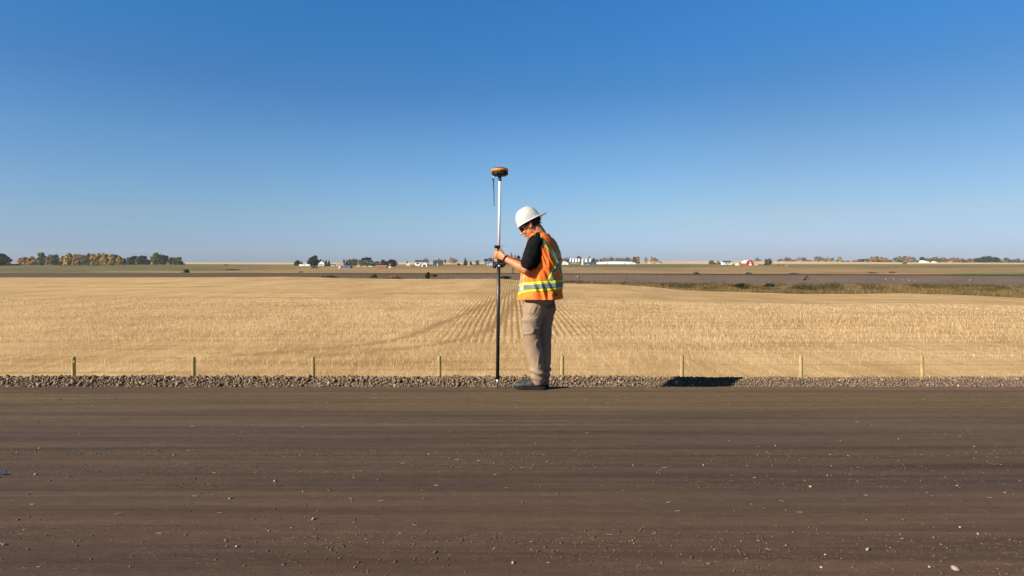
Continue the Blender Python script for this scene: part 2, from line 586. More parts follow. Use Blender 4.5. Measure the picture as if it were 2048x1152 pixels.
ok = rng.random(len(xs)) < band_ * np.clip(pt_ * 1.6 + 0.35, 0, 1) * 0.8
xs, ys = xs[ok], ys[ok]; zs = np.array([road_z(a, b) for a, b in zip(xs, ys)])
rad = np.clip(rng.lognormal(math.log(0.0027), 0.45, len(xs)), 0.0012, 0.007)
g = stones('dirt_clods', np.stack([xs, ys, zs], -1), rad, island('clod', [(0, (0.065, 0.048, 0.037)), (0.6, (0.095, 0.072, 0.053)), (0.95, (0.135, 0.10, 0.07)), (1, (0.19, 0.145, 0.095))], 0.95), 0.55, 0.28, 0.5)
tag(g, 'small brown clods of loose earth in strips along the graded road', 'clods')
n = 170
ys = rng.choice([3.6, 3.8, 3.35, 2.56, 2.7, 5.5, 5.2, 4.4, 3.0], n) + rng.normal(0, 0.12, n)
xs = rng.uniform(-1, 1, n) * ys * 0.9
ok = (ys < 5.85) & (ys > 1.9); xs, ys = xs[ok], ys[ok]; n = len(xs)
ang = rng.normal(0, 0.7, n); ln = rng.uniform(0.004, 0.014, n); wd = rng.uniform(0.0008, 0.002, n)
zb = np.array([road_z(a, b) for a, b in zip(xs, ys)]) + 0.0035
dx, dy = np.cos(ang) * ln, np.sin(ang) * ln; ex, ey = -np.sin(ang) * wd, np.cos(ang) * wd
VV = np.stack([np.stack([xs - dx - ex, ys - dy - ey, zb], -1), np.stack([xs + dx - ex, ys + dy - ey, zb + 0.001], -1), np.stack([xs + dx + ex, ys + dy + ey, zb + 0.002], -1), np.stack([xs - dx + ex, ys - dy + ey, zb + 0.001], -1)], 1).reshape(-1, 3)
g = finish('straw_litter', np_mesh('straw_litter', VV, np.arange(n * 4).reshape(-1, 4)), island('straw_bit', [(0, (0.17, 0.13, 0.09)), (0.6, (0.26, 0.205, 0.145)), (1, (0.40, 0.33, 0.26))], 0.8))
tag(g, 'short bits of pale straw scattered over the dirt road', 'straw', kind='stuff')

# single loose stones (pixel place on the road, radius in metres)
LOOSE = [(606, 853, 9), (467, 869, 9), (386, 887, 9), (78, 895, 8), (199, 901, 7), (347, 911, 11), (600, 911, 10), (858, 908, 9), (71, 948, 13), (173, 931, 8), (550, 961, 13), (756, 958, 11), (606, 982, 9), (460, 997, 14), (626, 1038, 15), (1036, 858, 9), (8, 1087, 15), (146, 1081, 8), (473, 1092, 12), (260, 1132, 9), (1026, 1124, 11), (1621, 973, 12), (1407, 930, 9), (1551, 890, 8), (1458, 880, 7), (1681, 881, 8), (1948, 893, 9), (1655, 950, 8), (1266, 930, 8), (1848, 798, 10), (1956, 1065, 14), (1920, 1052, 13), (1910, 1137, 22), (1643, 1133, 9), (1735, 1098, 16), (1265, 1080, 12)]
MAT_LOOSE = simple('pale_pebble', (0.31, 0.25, 0.195), 0.85, 0, 0.35, 70, 0.4)
MAT_LOOSE_D = simple('grey_pebble', (0.17, 0.135, 0.105), 0.85, 0, 0.3, 70, 0.4)
ORD = ['leftmost', 'second from the left', 'third from the left', 'fourth from the left', 'fifth from the left', 'sixth from the left', 'seventh from the left', 'eighth from the left', 'ninth from the left', 'tenth from the left', 'eleventh from the left', 'twelfth from the left', '13th from the left', '14th from the left', '15th from the left', '16th from the left', '17th from the left', '18th from the left', '19th from the left', '20th from the left', '21st from the left', '22nd from the left', '23rd from the left', '24th from the left', '25th from the left', '26th from the left', '27th from the left', '28th from the left', '29th from the left', '30th from the left', '31st from the left', '32nd from the left', '33rd from the left', '34th from the left']
strip_of = lambda py: 'far part' if py < 900 else ('middle part' if py < 1010 else 'near part')
cnt = {}
for (px, py, r_) in sorted(LOOSE):
    y = CAMZ * FPX / (py - HY); x = (px - HX) * y / FPX
    s = strip_of(py); k = cnt.get(s, 0); cnt[s] = k + 1
    dark = (px, py) in ((467, 869), (386, 887), (173, 931), (756, 958), (1036, 858), (260, 1132))
    o = stones('stone', np.array([[x, y, road_z(x, y)]]), np.array([r_ / 1000 * 0.66]), MAT_LOOSE_D if dark else MAT_LOOSE, 0.72, 0.2, 0.5, None)
    tag(o, '%s stone on the road, %s on its %s' % ('grey' if dark else ('large pale' if r_ > 14 else 'small pale'), ORD[k], s), 'stone', 'loose stones on the road')

# blue scrap at the left edge
bm = bmesh.new()
y = CAMZ * FPX / (949 - HY); x0 = (-8 - HX) * y / FPX; x1 = (14 - HX) * y / FPX
pts = [(x0, 0.006), (x0 + .02, 0.008), (x0 + .04, 0.004), (x1 - .012, 0.007), (x1, 0.003)]
lo = [bm.verts.new((x, y - 0.006, z)) for x, z in pts]; hi = [bm.verts.new((x, y + 0.006, z + 0.003)) for x, z in pts]
for i in range(4): bm.faces.new((lo[i], lo[i + 1], hi[i + 1], hi[i]))
bmesh.ops.solidify(bm, geom=bm.faces[:], thickness=0.001)
tag(obj('tape_scrap', bm, simple('blue_tape', (0.06, 0.12, 0.36), 0.5)), 'scrap of blue tape lying on the dirt at the left edge', 'tape')

# ------------------------------------------------------------------ STUBBLE FIELD
TRK = [[(1034, 578), (1000, 597), (960, 615), (920, 632), (880, 648), (845, 664), (800, 678), (740, 688), (660, 697), (560, 706), (440, 712)],
       [(1041, 584), (1028, 605), (1005, 640), (975, 663), (920, 680), (860, 691), (780, 700), (700, 707), (600, 716)],
       [(1118, 600), (1130, 640), (1145, 672), (1175, 690), (1260, 700)]]
def trk_world(t):
    out = []
    for px, py in t:
        d = 2.9 * FPX / (py - HY)
        for _ in range(4): d = (CAMZ - field_z(px, d)) * FPX / (py - HY)
        out.append(((px - HX) * d / FPX, d))
    # resample
    pts = []
    for (xa, ya), (xb, yb) in zip(out, out[1:]):
        k = max(2, int(math.hypot(xb - xa, yb - ya) / 0.5))
        for i in range(k): pts.append((xa + (xb - xa) * i / k, ya + (yb - ya) * i / k))
    return np.array(pts)
TW = [trk_world(t) for t in TRK]
def track_mask(x, y):
    x = np.asarray(x); y = np.asarray(y)
    best = np.full(x.shape, 9.0)
    for k, t in enumerate(TW):
        for a in range(0, len(x), 4000):
            d = np.sqrt((x[a:a + 4000, None] - t[None, :, 0]) ** 2 + (y[a:a + 4000, None] - t[None, :, 1]) ** 2).min(1)
            if k == 2: d = d + 0.25
            best[a:a + 4000] = np.minimum(best[a:a + 4000], d)
    return np.clip(1 - (np.abs(best - 0.05) - 0.12) / 0.26, 0, 1)

m = M('stubble_ground', 0.95, 0, 0.1)
va = m.coord((1, 0.12, 1)); vb = m.coord((0.05, 0.3, 1)); vc = m.coord(); vd = m.coord((0.5, 0.14, 1), (0, 0, R(-62)))
nA = m.noise(3.2, 5, 0.7, va, 0.15); nB = m.noise(1.0, 5, 0.6, vb, 0.4); nC = m.noise(14, 5, 0.75, vc); nD = m.noise(0.55, 3, 0.5, vd)
wave = m.n('ShaderNodeTexWave', wave_type='BANDS', bands_direction='X', i_Scale=0.314 / 0.28, i_Distortion=1.2, i_Detail=2.0, i_Detail_Scale=0.6)
m.l(m.coord((1, 1, 1)), wave.inputs['Vector'])
c = m.ramp(nC, [(0.25, (0.36, 0.23, 0.11)), (0.5, (0.51, 0.355, 0.185)), (0.75, (0.62, 0.455, 0.255))])
c = m.mix(1.0, c, m.ramp(nA, [(0.3, (0.78, 0.75, 0.70)), (0.6, (1.04, 1.03, 1.0))]), 'MULTIPLY')
c = m.mix(1.0, c, m.ramp(nB, [(0.3, (0.88, 0.83, 0.76)), (0.5, (1.0, 1.0, 1.0)), (0.7, (1.08, 1.10, 1.12))]), 'MULTIPLY')
c = m.mix(1.0, c, m.ramp(nD, [(0.35, (0.88, 0.85, 0.80)), (0.6, (1.05, 1.05, 1.05))]), 'MULTIPLY')
nE = m.noise(1.0, 4, 0.6, m.coord((0.07, 1.5, 1)), 0.2); nF = m.noise(1.3, 4, 0.65, m.coord((0.6, 1.0, 1)))
c = m.mix(1.0, c, m.ramp(nE, [(0.32, (0.74, 0.70, 0.64)), (0.5, (0.98, 0.98, 0.97)), (0.7, (1.05, 1.05, 1.04))]), 'MULTIPLY')
c = m.mix(m.ramp(nF, [(0.62, 0.0), (0.72, 0.6)]), c, (0.22, 0.145, 0.075))
c = m.mix(1.0, c, (0.985, 0.99, 0.985), 'MULTIPLY')
rowc = m.ramp(wave.outputs['Fac'], [(0.15, (0.66, 0.62, 0.56)), (0.6, (1.05, 1.05, 1.05))])
ra = m.n('ShaderNodeAttribute', attribute_name='rows')
c = m.mix(ra.outputs['Fac'], c, m.mix(1.0, c, rowc, 'MULTIPLY'))
ta = m.n('ShaderNodeAttribute', attribute_name='track')
c = m.mix(m.math('MULTIPLY', ta.outputs['Fac'], 0.85), c, m.mix(nC, (0.20, 0.115, 0.05), (0.36, 0.215, 0.095)))
m.color(c)
m.bump(m.math('ADD', nC, m.math('MULTIPLY', nA, 0.5)), 0.6, 0.04)
MAT_FIELD = m.m

fpx = np.arange(-700, 2760, 9.0)
fys = [9.0, 10, 11, 12, 13] + list(np.geomspace(14, 1, 2)[:1])
ts = np.linspace(0, 1, 130)
V = np.zeros((len(ts) + 5, len(fpx), 3))
for j, px in enumerate(fpx):
    ye, ze = field_edge(px)
    for i, y in enumerate([9.0, 10, 11, 12, 13]):
        V[i, j] = ((px - HX) * 13.0 / FPX * 1.0, y, field_z_near(y))
    for i, t in enumerate(ts):
        y = 14 * (ye / 14) ** t
        V[i + 5, j] = ((px - HX) * y / FPX, y, field_z(px, y))
for i in range(5):
    V[i, :, 0] = V[5, :, 0]
V[..., 2] += np.array([[0.03 * nz(a[0] * .5, a[1] * .35, 2) for a in r_] for r_ in V]) * np.linspace(0, 1, len(V))[:, None] ** 0.3
V[0, :, 2] = -1.27
nr, nc = V.shape[:2]
idx = np.arange(nr * nc).reshape(nr, nc)
F = np.stack([idx[:-1, :-1], idx[:-1, 1:], idx[1:, 1:], idx[1:, :-1]], -1).reshape(-1, 4)
me = np_mesh('stubble_field', V.reshape(-1, 3), F)
VF = V.reshape(-1, 3)
at = me.attributes.new('track', 'FLOAT', 'POINT'); at.data.foreach_set('value', track_mask(VF[:, 0], VF[:, 1]).astype(np.float32))
def rows_mask(x, y):
    hl = 22.5 + 1.2 * np.sin(x * 0.3)
    return np.clip((y - hl) / 3, 0, 1) * np.clip(1 - (np.abs(x - 0.3) - 2.4) / 2.6, 0, 1)
at = me.attributes.new('rows', 'FLOAT', 'POINT'); at.data.foreach_set('value', rows_mask(VF[:, 0], VF[:, 1]).astype(np.float32))
o = finish('stubble_field', me, MAT_FIELD, None, True); o['kind'] = 'structure'

# standing stalks
def stalks():
    XS, YS, HT, WD = [], [], [], []
    # seed rows running away from the road
    bands = [(23, 33, 0.28, 0.042, 0.72, 0.0055), (33, 48, 0.28, 0.10, 0.55, 0.009)]
    for y0, y1, sp, step, hk, wd in bands:
        half = y1 * 0.93
        rx = np.arange(-half, half, sp)
        ry = np.arange(y0, y1, step)
        X, Y = np.meshgrid(rx, ry)
        X = X.ravel(); X = X + rng.normal(0, 1, X.size) * (0.028 + 0.035 * np.clip(np.abs(X - 0.3) - 2.2, 0, 4)); Y = Y.ravel() + rng.uniform(-step, step, Y.size)
        ok = np.abs(X) < Y * 0.93
        X, Y = X[ok], Y[ok]
        ok = (Y > 22.5 + 1.2 * np.sin(X * 0.3)) | (rng.random(len(X)) < 0.3)
        X, Y = X[ok], Y[ok]
        XS.append(X); YS.append(Y); HT.append(np.full(len(X), 0.19 * hk)); WD.append(np.full(len(X), wd))
    # headland rows parallel to the road
    ry = np.arange(14.2, 24.5, 0.27)
    rx = np.arange(-22, 22, 0.042)
    X, Y = np.meshgrid(rx, ry)
    X = X.ravel() + rng.uniform(-.042, .042, X.size); Y = Y.ravel() + rng.normal(0, 0.05, Y.size)
    ok = (np.abs(X) < Y * 0.93) & (Y < 23.5 + 1.2 * np.sin(X * 0.3))
    X, Y = X[ok], Y[ok]
    dens = np.array([nz(a * 0.10, b * 1.1, 4.4) for a, b in zip(X, Y)])
    ok = rng.random(len(X)) < np.clip(0.62 + dens * 1.3, 0.08, 1)
    X, Y = X[ok], Y[ok]
    XS.append(X); YS.append(Y)
    HT.append(np.where(Y < 18.5, 0.10, 0.15)); WD.append(np.full(len(X), 0.0042))
    X = np.concatenate(XS); Y = np.concatenate(YS); H = np.concatenate(HT); W = np.concatenate(WD)
    tm = track_mask(X, Y)
    keep = rng.random(len(X)) > tm * 0.9
    X, Y, H, W, tm = X[keep], Y[keep], H[keep], W[keep], tm[keep]
    n = len(X)
    H = H * rng.uniform(0.55, 1.25, n) * (1 - 0.55 * tm)
    lean = rng.normal(0, 0.28, (n, 2)) * H[:, None] * (1 + 1.5 * tm[:, None])
    # some broken, lying flat
    flat = rng.random(n) < 0.10
    lean[flat] = rng.normal(0, 1.0, (flat.sum(), 2)) * H[flat][:, None]; H[flat] *= 0.25
    a = rng.uniform(-0.9, 0.9, n)
    W = W * 0.72
    ex, ey = np.cos(a) * W, np.sin(a) * W
    Z = np.array([field_z(px_of(x, y), y) for x, y in zip(X, Y)]) - 0.01
    b0 = np.stack([X - ex, Y - ey, Z], -1); b1 = np.stack([X + ex, Y + ey, Z], -1)
    t1 = np.stack([X + ex * .7 + lean[:, 0], Y + ey * .7 + lean[:, 1], Z + H], -1); t0 = np.stack([X - ex * .7 + lean[:, 0], Y - ey * .7 + lean[:, 1], Z + H * rng.uniform(.9, 1, n)], -1)
    VV = np.stack([b0, b1, t1, t0], 1).reshape(-1, 3)
    return VV, n
VV, n = stalks()
MAT_STALK = island('straw_stalk', [(0, (0.49, 0.34, 0.175)), (0.3, (0.60, 0.435, 0.23)), (0.7, (0.685, 0.515, 0.29)), (1, (0.76, 0.60, 0.37))], 0.7, None, 0.2, 0.3)
o = finish('stubble', np_mesh('stubble', VV, np.arange(n * 4).reshape(-1, 4)), MAT_STALK)
tag(o, 'cut golden straw stubble standing in rows over the field', 'stubble', kind='stuff')

# ------------------------------------------------------------------ ditch beyond the field, railway bank
m = M('ditch_soil', 0.95, 0, 0.1)
f = m.noise(0.9, 5, 0.65, m.coord((0.4, 1, 1)))
m.color(m.ramp(f, [(0.3, (0.10, 0.085, 0.035)), (0.5, (0.19, 0.14, 0.06)), (0.7, (0.27, 0.19, 0.09))])); m.bump(f, 0.6, 0.2)
dpx = np.arange(-700, 2760, 20.0)
V = []
DT = np.linspace(0, 1, 9)
for t in DT:
    for px in dpx:
        ye, ze = field_edge(px)
        xe = (px - HX) * ye / FPX
        y1 = 117.0; x1 = (px - HX) * y1 / FPX; z1 = zd_at(x1)
        if t == 0: V.append((xe, ye, ze + 0.0)); continue
        s = t
        z = ze + (z1 - ze) * s - 0.35 * math.sin(math.pi * min(1, s * 1.4)) * (1 if s < 0.714 else 0)
        V.append((xe + (x1 - xe) * s, ye + (y1 - ye) * s, z))
nr, nc = len(DT), len(dpx); idx = np.arange(nr * nc).reshape(nr, nc)
F = np.stack([idx[:-1, :-1], idx[:-1, 1:], idx[1:, 1:], idx[1:, :-1]], -1).reshape(-1, 4)
DITCH_V = np.array(V)
o = finish('ditch', np_mesh('ditch', V, F), m.m, None, True); o['kind'] = 'structure'

m = M('railway_ballast', 0.95, 0, 0.1)
f = m.noise(2.2, 6, 0.7, m.coord()); f2 = m.noise(0.12, 4, 0.5, m.coord((1, 2, 1)))
c = m.ramp(f, [(0.3, (0.115, 0.088, 0.072)), (0.55, (0.175, 0.137, 0.115)), (0.75, (0.25, 0.20, 0.17))])
c = m.mix(1.0, c, m.ramp(f2, [(0.3, (0.82, 0.82, 0.76)), (0.7, (1.08, 1.04, 0.98))]), 'MULTIPLY')
sx_ = m.n('ShaderNodeSeparateXYZ'); m.l(m.coord(), sx_.inputs[0])
wl = m.math('ADD', m.math('MULTIPLY', sx_.outputs['X'], -0.02), m.math('MULTIPLY', m.math('SUBTRACT', f2, 0.5), 1.2))
c = m.mix(m.ramp(wl, [(0.1, 0.0), (0.5, 0.85)]), c, m.mix(f, (0.06, 0.05, 0.03), (0.15, 0.115, 0.07)))
m.color(c); m.bump(f, 1.0, 0.3)
BK = [(117, None), (119, 0.08), (126.5, 0.86), (128.5, 0.99), (129.3, 1.0), (133, 1.0), (134.5, 0.9), (139.6, -1)]
V = []
bxs = np.arange(-260, 261, 4.0)
for y, k in BK:
    for x in bxs:
        zd, zc = zd_at(x), zc_at(x)
        if k is None: z = zd
        elif k == -1: z = z_at(px_of(x, 140), 140) - 0.02
        else: z = zd + (zc - zd) * k + (0.12 * nz(x * 0.35, y * 0.5, 8) if y < 128 else 0)
        V.append((x, y, z))
nr, nc = len(BK), len(bxs); idx = np.arange(nr * nc).reshape(nr, nc)
F = np.stack([idx[:-1, :-1], idx[:-1, 1:], idx[1:, 1:], idx[1:, :-1]], -1).reshape(-1, 4)
o = finish('railway_embankment', np_mesh('railway_embankment', V, F), m.m, None, False); o['kind'] = 'structure'
MAT_STEEL = simple('rusty_steel', (0.055, 0.035, 0.028), 0.7, 0.2, 0.3, 3)
t = thing('railway_track', 'dark railway track running along the top of the gravel bank', 'railway track', (0, 130.3, zc_at(0)))
for yy in (129.6, 131.03):
    bm = bmesh.new(); xs = np.linspace(-255, 255, 60)
    A = [[bm.verts.new((x, yy + a, zc_at(x) + b)) for x in xs] for a, b in ((-.07, .10), (-.035, .30), (.035, .30), (.07, .10))]
    for p, q in ((0, 1), (1, 2), (2, 3), (3, 0)):
        for i in range(59): bm.faces.new((A[p][i], A[p][i + 1], A[q][i + 1], A[q][i]))
    obj('rail', bm, MAT_STEEL, t)
V, Fs = [], []
for k, x in enumerate(np.arange(-200, 200, 0.62)):
    z = zc_at(x)
    for a in (-.12, .12):
        for b in (129.0, 131.6):
            for c_ in (-.05, .03): V.append((x + a, b, z + c_))
    q = k * 8
    for f_ in ((0, 1, 3, 2), (4, 6, 7, 5), (0, 4, 5, 1), (2, 3, 7, 6), (0, 2, 6, 4), (1, 5, 7, 3)): Fs.append([q + i for i in f_])
s = finish('sleepers', np_mesh('sleepers', V, Fs), simple('tie_wood', (0.07, 0.05, 0.04), 0.9), t); s['kind'] = 'stuff'

# rocks and a fallen pole on the railway bank
MAT_ROCK = simple('pale_rock', (0.27, 0.235, 0.19), 0.9, 0, 0.2, 3)
ROCKS = [(1156, 555, .55, 'large pale boulder on the railway bank just right of the worker'), (1772, 559.5, .34, 'pale rock on the railway bank, first of a cluster of five'), (1787, 558.5, .26, 'pale rock on the railway bank, second of a cluster of five'), (1806, 560.5, .30, 'pale rock on the railway bank, third of a cluster of five'), (1818, 561.5, .34, 'pale rock on the railway bank, fourth of a cluster of five'), (1830, 561, .27, 'pale rock on the railway bank, fifth of a cluster of five'), (1940, 561.5, .42, 'pale rock on the railway bank, farthest to the right')]
def bank_pt(px, row):
    for y in np.arange(117, 129, 0.1):
        x = (px - HX) * y / FPX; zd, zc = zd_at(x), zc_at(x)
        z = zd + (zc - zd) * float(np.interp(y, [117, 119, 126.5, 128.5], [0, .08, .86, .99]))
        if HY + (CAMZ - z) * FPX / y <= row: break
    return np.array([x, y, z])
for px, row, r_, lab in ROCKS:
    o = stones('rock', bank_pt(px, row)[None], np.array([r_ * 0.62]), MAT_ROCK, 0.7, 0.18, 0.35, None); tag(o, lab, 'rock', 'pale rocks on the railway bank')
bm = bmesh.new(); a_, b_ = Vector(bank_pt(1607, 561)), Vector(bank_pt(1615, 556.5)); tube(bm, [a_ + UPV * .15, b_ + UPV * .5], [.13, .10], 8)
tag(obj('fallen_pole', bm, MAT_STEEL, None, True), 'dark fallen pole lying aslant on the railway bank', 'pole')

# grass in the ditch
def blades(P0, H, W, seg=1):
    n = len(P0)
    a = rng.uniform(0, 2 * math.pi, n)
    ex, ey = np.cos(a) * W, np.sin(a) * W
    ln = rng.normal(0, 0.3, (n, 2)) * H[:, None]
    b0 = P0 + np.stack([-ex, -ey, np.zeros(n) - 0.05], -1); b1 = P0 + np.stack([ex, ey, np.zeros(n) - 0.05], -1)
    t_ = P0 + np.stack([ln[:, 0], ln[:, 1], H], -1)
    return np.stack([b0, b1, t_], 1).reshape(-1, 3)
def ditch_z(px, s):
    ye, ze = field_edge(px); xe = (px - HX) * ye / FPX
    x1 = (px - HX) * 117 / FPX; z1 = zd_at(x1)
    z = ze + (z1 - ze) * s - 0.35 * math.sin(math.pi * min(1, s * 1.4)) * (1 if s < 0.714 else 0)
    return (xe + (x1 - xe) * s, ye + (117 - ye) * s, z)
def ditch_grass(name, n, smin, smax, hmin, hmax, w_, stops, label, pxr, thr):
    out, Hh = [], []
    while len(out) < n:
        px = random.uniform(*pxr); s = random.uniform(smin, smax)
        if nz(px * 0.022, s * 2.5, len(name)) < random.uniform(thr - 0.25, thr + 0.25): continue
        out.append(ditch_z(px, s)); k = 0.75 + 0.5 * nz(px * 0.06, s * 4, 3.3)
        Hh.append(random.uniform(hmin, hmax) * k)
    Hh = np.array(Hh)
    me = np_mesh(name, blades(np.array(out), Hh, np.full(n, w_)), np.arange(n * 3).reshape(-1, 3))
    o = finish(name, me, island(name + '_blade', stops, 0.8, 0.16))
    return tag(o, label, 'grass', kind='stuff')
ditch_grass('dry_grass', 42000, 0.02, 0.95, 0.25, 0.8, 0.03, [(0, (0.065, 0.045, 0.018)), (0.4, (0.12, 0.08, 0.028)), (0.8, (0.195, 0.128, 0.046)), (1, (0.30, 0.205, 0.082))], 'tall dry yellow grass filling the ditch beyond the stubble', (1020, 2450), -0.25)
ditch_grass('green_weeds', 17000, 0.48, 1.0, 0.25, 0.75, 0.05, [(0, (0.03, 0.026, 0.012)), (0.5, (0.062, 0.050, 0.019)), (1, (0.12, 0.09, 0.033))], 'dark green weeds along the foot of the railway bank', (1100, 2450), 0.06)
ditch_grass('brown_weeds', 14000, 0.3, 1.0, 0.3, 1.1, 0.05, [(0, (0.045, 0.038, 0.022)), (0.5, (0.09, 0.07, 0.036)), (1, (0.15, 0.11, 0.05))], 'brown weeds in the dip left of the pole behind the stubble', (-300, 1120), 0.0)

# ------------------------------------------------------------------ far land
def prairie_col(px, row, d):
    def sm(a, b, x): t_ = min(1, max(0, (x - a) / (b - a))); return t_ * t_ * (3 - 2 * t_)
    tan = np.array((0.335, 0.222, 0.105)); olive = np.array((0.17, 0.14, 0.055)); green = np.array((0.105, 0.115, 0.048)); brown = np.array((0.17, 0.11, 0.065))
    c_ = tan * (1 - 0.0)
    # olive pasture along the top
    c_ = c_ + (olive - c_) * (1 - sm(531, 537, row)) * 0.75
    # left green pasture
    k = (1 - sm(380, 620, px)) * sm(529, 531, row) * (1 - sm(540 + (px < 170) * 3, 544, row)) * 0.9
    c_ = c_ + (green - c_) * k
    # green strip to the right of the person
    k = sm(1040, 1110, px) * (1 - sm(1330, 1520, px)) * (1 - sm(533, 536, row))
    c_ = c_ + (green * 1.1 - c_) * k
    # right olive
    k = sm(1400, 1700, px) * (1 - sm(534, 541, row)) * 0.7
    c_ = c_ + (olive - c_) * k
    # greener crop at right front
    k = sm(1860, 1930, px) * sm(546.3, 547.2, row)
    c_ = c_ + (np.array((0.10, 0.17, 0.055)) - c_) * k
    # brown patches
    for (bx, br, wx, wr, s_) in ((1350, 541, 90, 1.6, .8), (480, 533.5, 70, 1.2, .7), (560, 536.5, 60, 1.0, .8), (460, 539.5, 50, .8, .7), (1950, 542, 150, 1.0, .7), (2000, 545.5, 160, .6, .8), (100, 543.5, 120, 1.5, .7), (1250, 537.5, 90, .9, .5), (1720, 544.8, 150, .7, .6), (900, 537, 130, .8, .5), (1600, 547.5, 90, .7, .6)):
        e = ((px - bx) / wx) ** 2 + ((row - br) / wr) ** 2
        c_ = c_ + (brown - c_) * s_ * math.exp(-e)
    n_ = nz(px * 0.008, math.log(d) * 16, 1.3) * 0.6 + nz(px * 0.03, math.log(d) * 45, 5.3) * 0.45
    c_ = c_ + (olive * 0.85 - c_) * max(0, nz(px * 0.006, math.log(d) * 20, 9.3)) * 0.9
    c_ = c_ + (brown - c_) * max(0, nz(px * 0.007, math.log(d) * 26, 19.3)) * 0.9
    return np.clip(c_ * (1 + 0.5 * n_), 0.01, 1)

m = M('prairie', 0.95, 0, 0.1)
a = m.n('ShaderNodeVertexColor', layer_name='crop')
f = m.noise(0.25, 6, 0.7, m.coord((1, 0.6, 1)))
m.color(m.mix(1.0, a.outputs['Color'], m.ramp(f, [(0.3, (0.72, 0.74, 0.72)), (0.7, (1.2, 1.18, 1.15))]), 'MULTIPLY'))
m.bump(f, 0.6, 0.5)
ppx = np.arange(-700, 2760, 14.0)
pds = np.geomspace(140, 1150, 70)
V, C = [], []
for d in pds:
    for px in ppx:
        V.append(((px - HX) * d / FPX, d, z_at(px, d))); C.append((*prairie_col(px, row_at(px, d), d), 1))
nr, nc = len(pds), len(ppx); idx = np.arange(nr * nc).reshape(nr, nc)
F = np.stack([idx[:-1, :-1], idx[:-1, 1:], idx[1:, 1:], idx[1:, :-1]], -1).reshape(-1, 4)
me = np_mesh('prairie', V, F)
ca = me.color_attributes.new('crop', 'FLOAT_COLOR', 'POINT'); ca.data.foreach_set('color', np.array(C, np.float32).ravel())
o = finish('prairie', me, m.m, None, True); o['kind'] = 'structure'

m = M('far_stubble', 0.95, 0, 0.1)
f = m.noise(0.01, 4, 0.6, m.coord((0.4, 1, 1)))
m.color(m.ramp(f, [(0.3, (0.44, 0.31, 0.15)), (0.7, (0.62, 0.46, 0.24))]))
pds = list(np.geomspace(1150, 2000, 14)) + [2100, 2600]
V = [((px - HX) * d / FPX, d, z_at(px, d)) for d in pds for px in ppx[::2]]
nr, nc = len(pds), len(ppx[::2]); idx = np.arange(nr * nc).reshape(nr, nc)
F = np.stack([idx[:-1, :-1], idx[:-1, 1:], idx[1:, 1:], idx[1:, :-1]], -1).reshape(-1, 4)
o = finish('far_field', np_mesh('far_field', V, F), m.m, None, True); o['kind'] = 'structure'

# ------------------------------------------------------------------ fence posts by the field
m = M('weathered_post', 0.85, 0, 0.2)
f = m.noise(9, 5, 0.6, m.coord((6, 6, 0.7))); f2 = m.noise(3, 3, .5, m.coord())
c = m.ramp(f, [(0.3, (0.21, 0.165, 0.07)), (0.55, (0.34, 0.275, 0.12)), (0.75, (0.45, 0.37, 0.18))])
m.color(m.mix(1.0, c, m.ramp(f2, [(0.3, 0.8), (0.7, 1.1)]), 'MULTIPLY')); m.bump(f, 0.5, 0.01)
PML = [('round wooden stake farthest to the left, with a dark knotty top', 147.5, 714), ('wooden stake second from the left along the gravel', 388, 714), ('wooden stake third from the left along the gravel', 628, 714),
       ('wooden stake just left of the survey pole', 880, 712), ('wooden stake just behind the worker, right of the trousers', 1123.5, 711), ('wooden stake in front of the dark shadow on the gravel', 1364.5, 711),
       ('wooden stake between the shadow and the last stake at right', 1602, 711), ('brownish wooden stake farthest to the right', 1845, 711)]
for k, (lab, px, top) in enumerate(PML):
    y = 15.0; x = (px - HX) * y / FPX; zt_ = CAMZ + (HY - top) * y / FPX
    z0 = field_z_near(y) - 0.05
    r = 0.047 if k not in (2,) else 0.042
    bm = bmesh.new(); lean = random.uniform(-.03, .03)
    rs = []
    for q, (t_, s) in enumerate([(0, 1.08), (0.3, 1.04), (0.6, 1.0), (0.85, 0.98), (0.985, 0.96), (1.0, 0.86)]):
        rs.append([Vector((x + lean * t_ + r * s * (1 + .05 * math.sin(3 * a + k)) * math.cos(a), y + r * s * math.sin(a), z0 + (zt_ - z0) * t_)) for a in [2 * math.pi * i / 14 for i in range(14)]])
    loft(bm, rs)
    if k == 0: ball(bm, (x + .035, y - .02, zt_ - .12), (.03, 0, 0), (0, .03, 0), (0, 0, .035))
    tag(obj('fence_post', bm, m.m, None, True), lab, 'post', 'short wooden stakes beyond the gravel')
MAT_DPOST = simple('dark_post', (0.06, 0.045, 0.035), 0.9)
for k, (px, t0, lab) in enumerate([(1701, 577, 'small dark post in the far ditch, leftmost of four'), (1740, 577.5, 'small dark post in the far ditch, second of four from the left'), (1763, 578, 'small dark post in the far ditch, third of four from the left'), (1788, 580, 'small dark post in the far ditch, rightmost of four')]):
    x, y, z = ditch_z(px, 0.12); x = (px - HX) * y / FPX
    bm = bmesh.new(); zt_ = CAMZ + (HY - t0) * y / FPX
    tube(bm, [(x, y, z - .1), (x + .02, y, (z + zt_) / 2), (x + .03, y, zt_)], [.075, .07, .065], 8)
    tag(obj('fence_post', bm, MAT_DPOST, None, True), lab, 'post', 'dark posts in the far ditch')

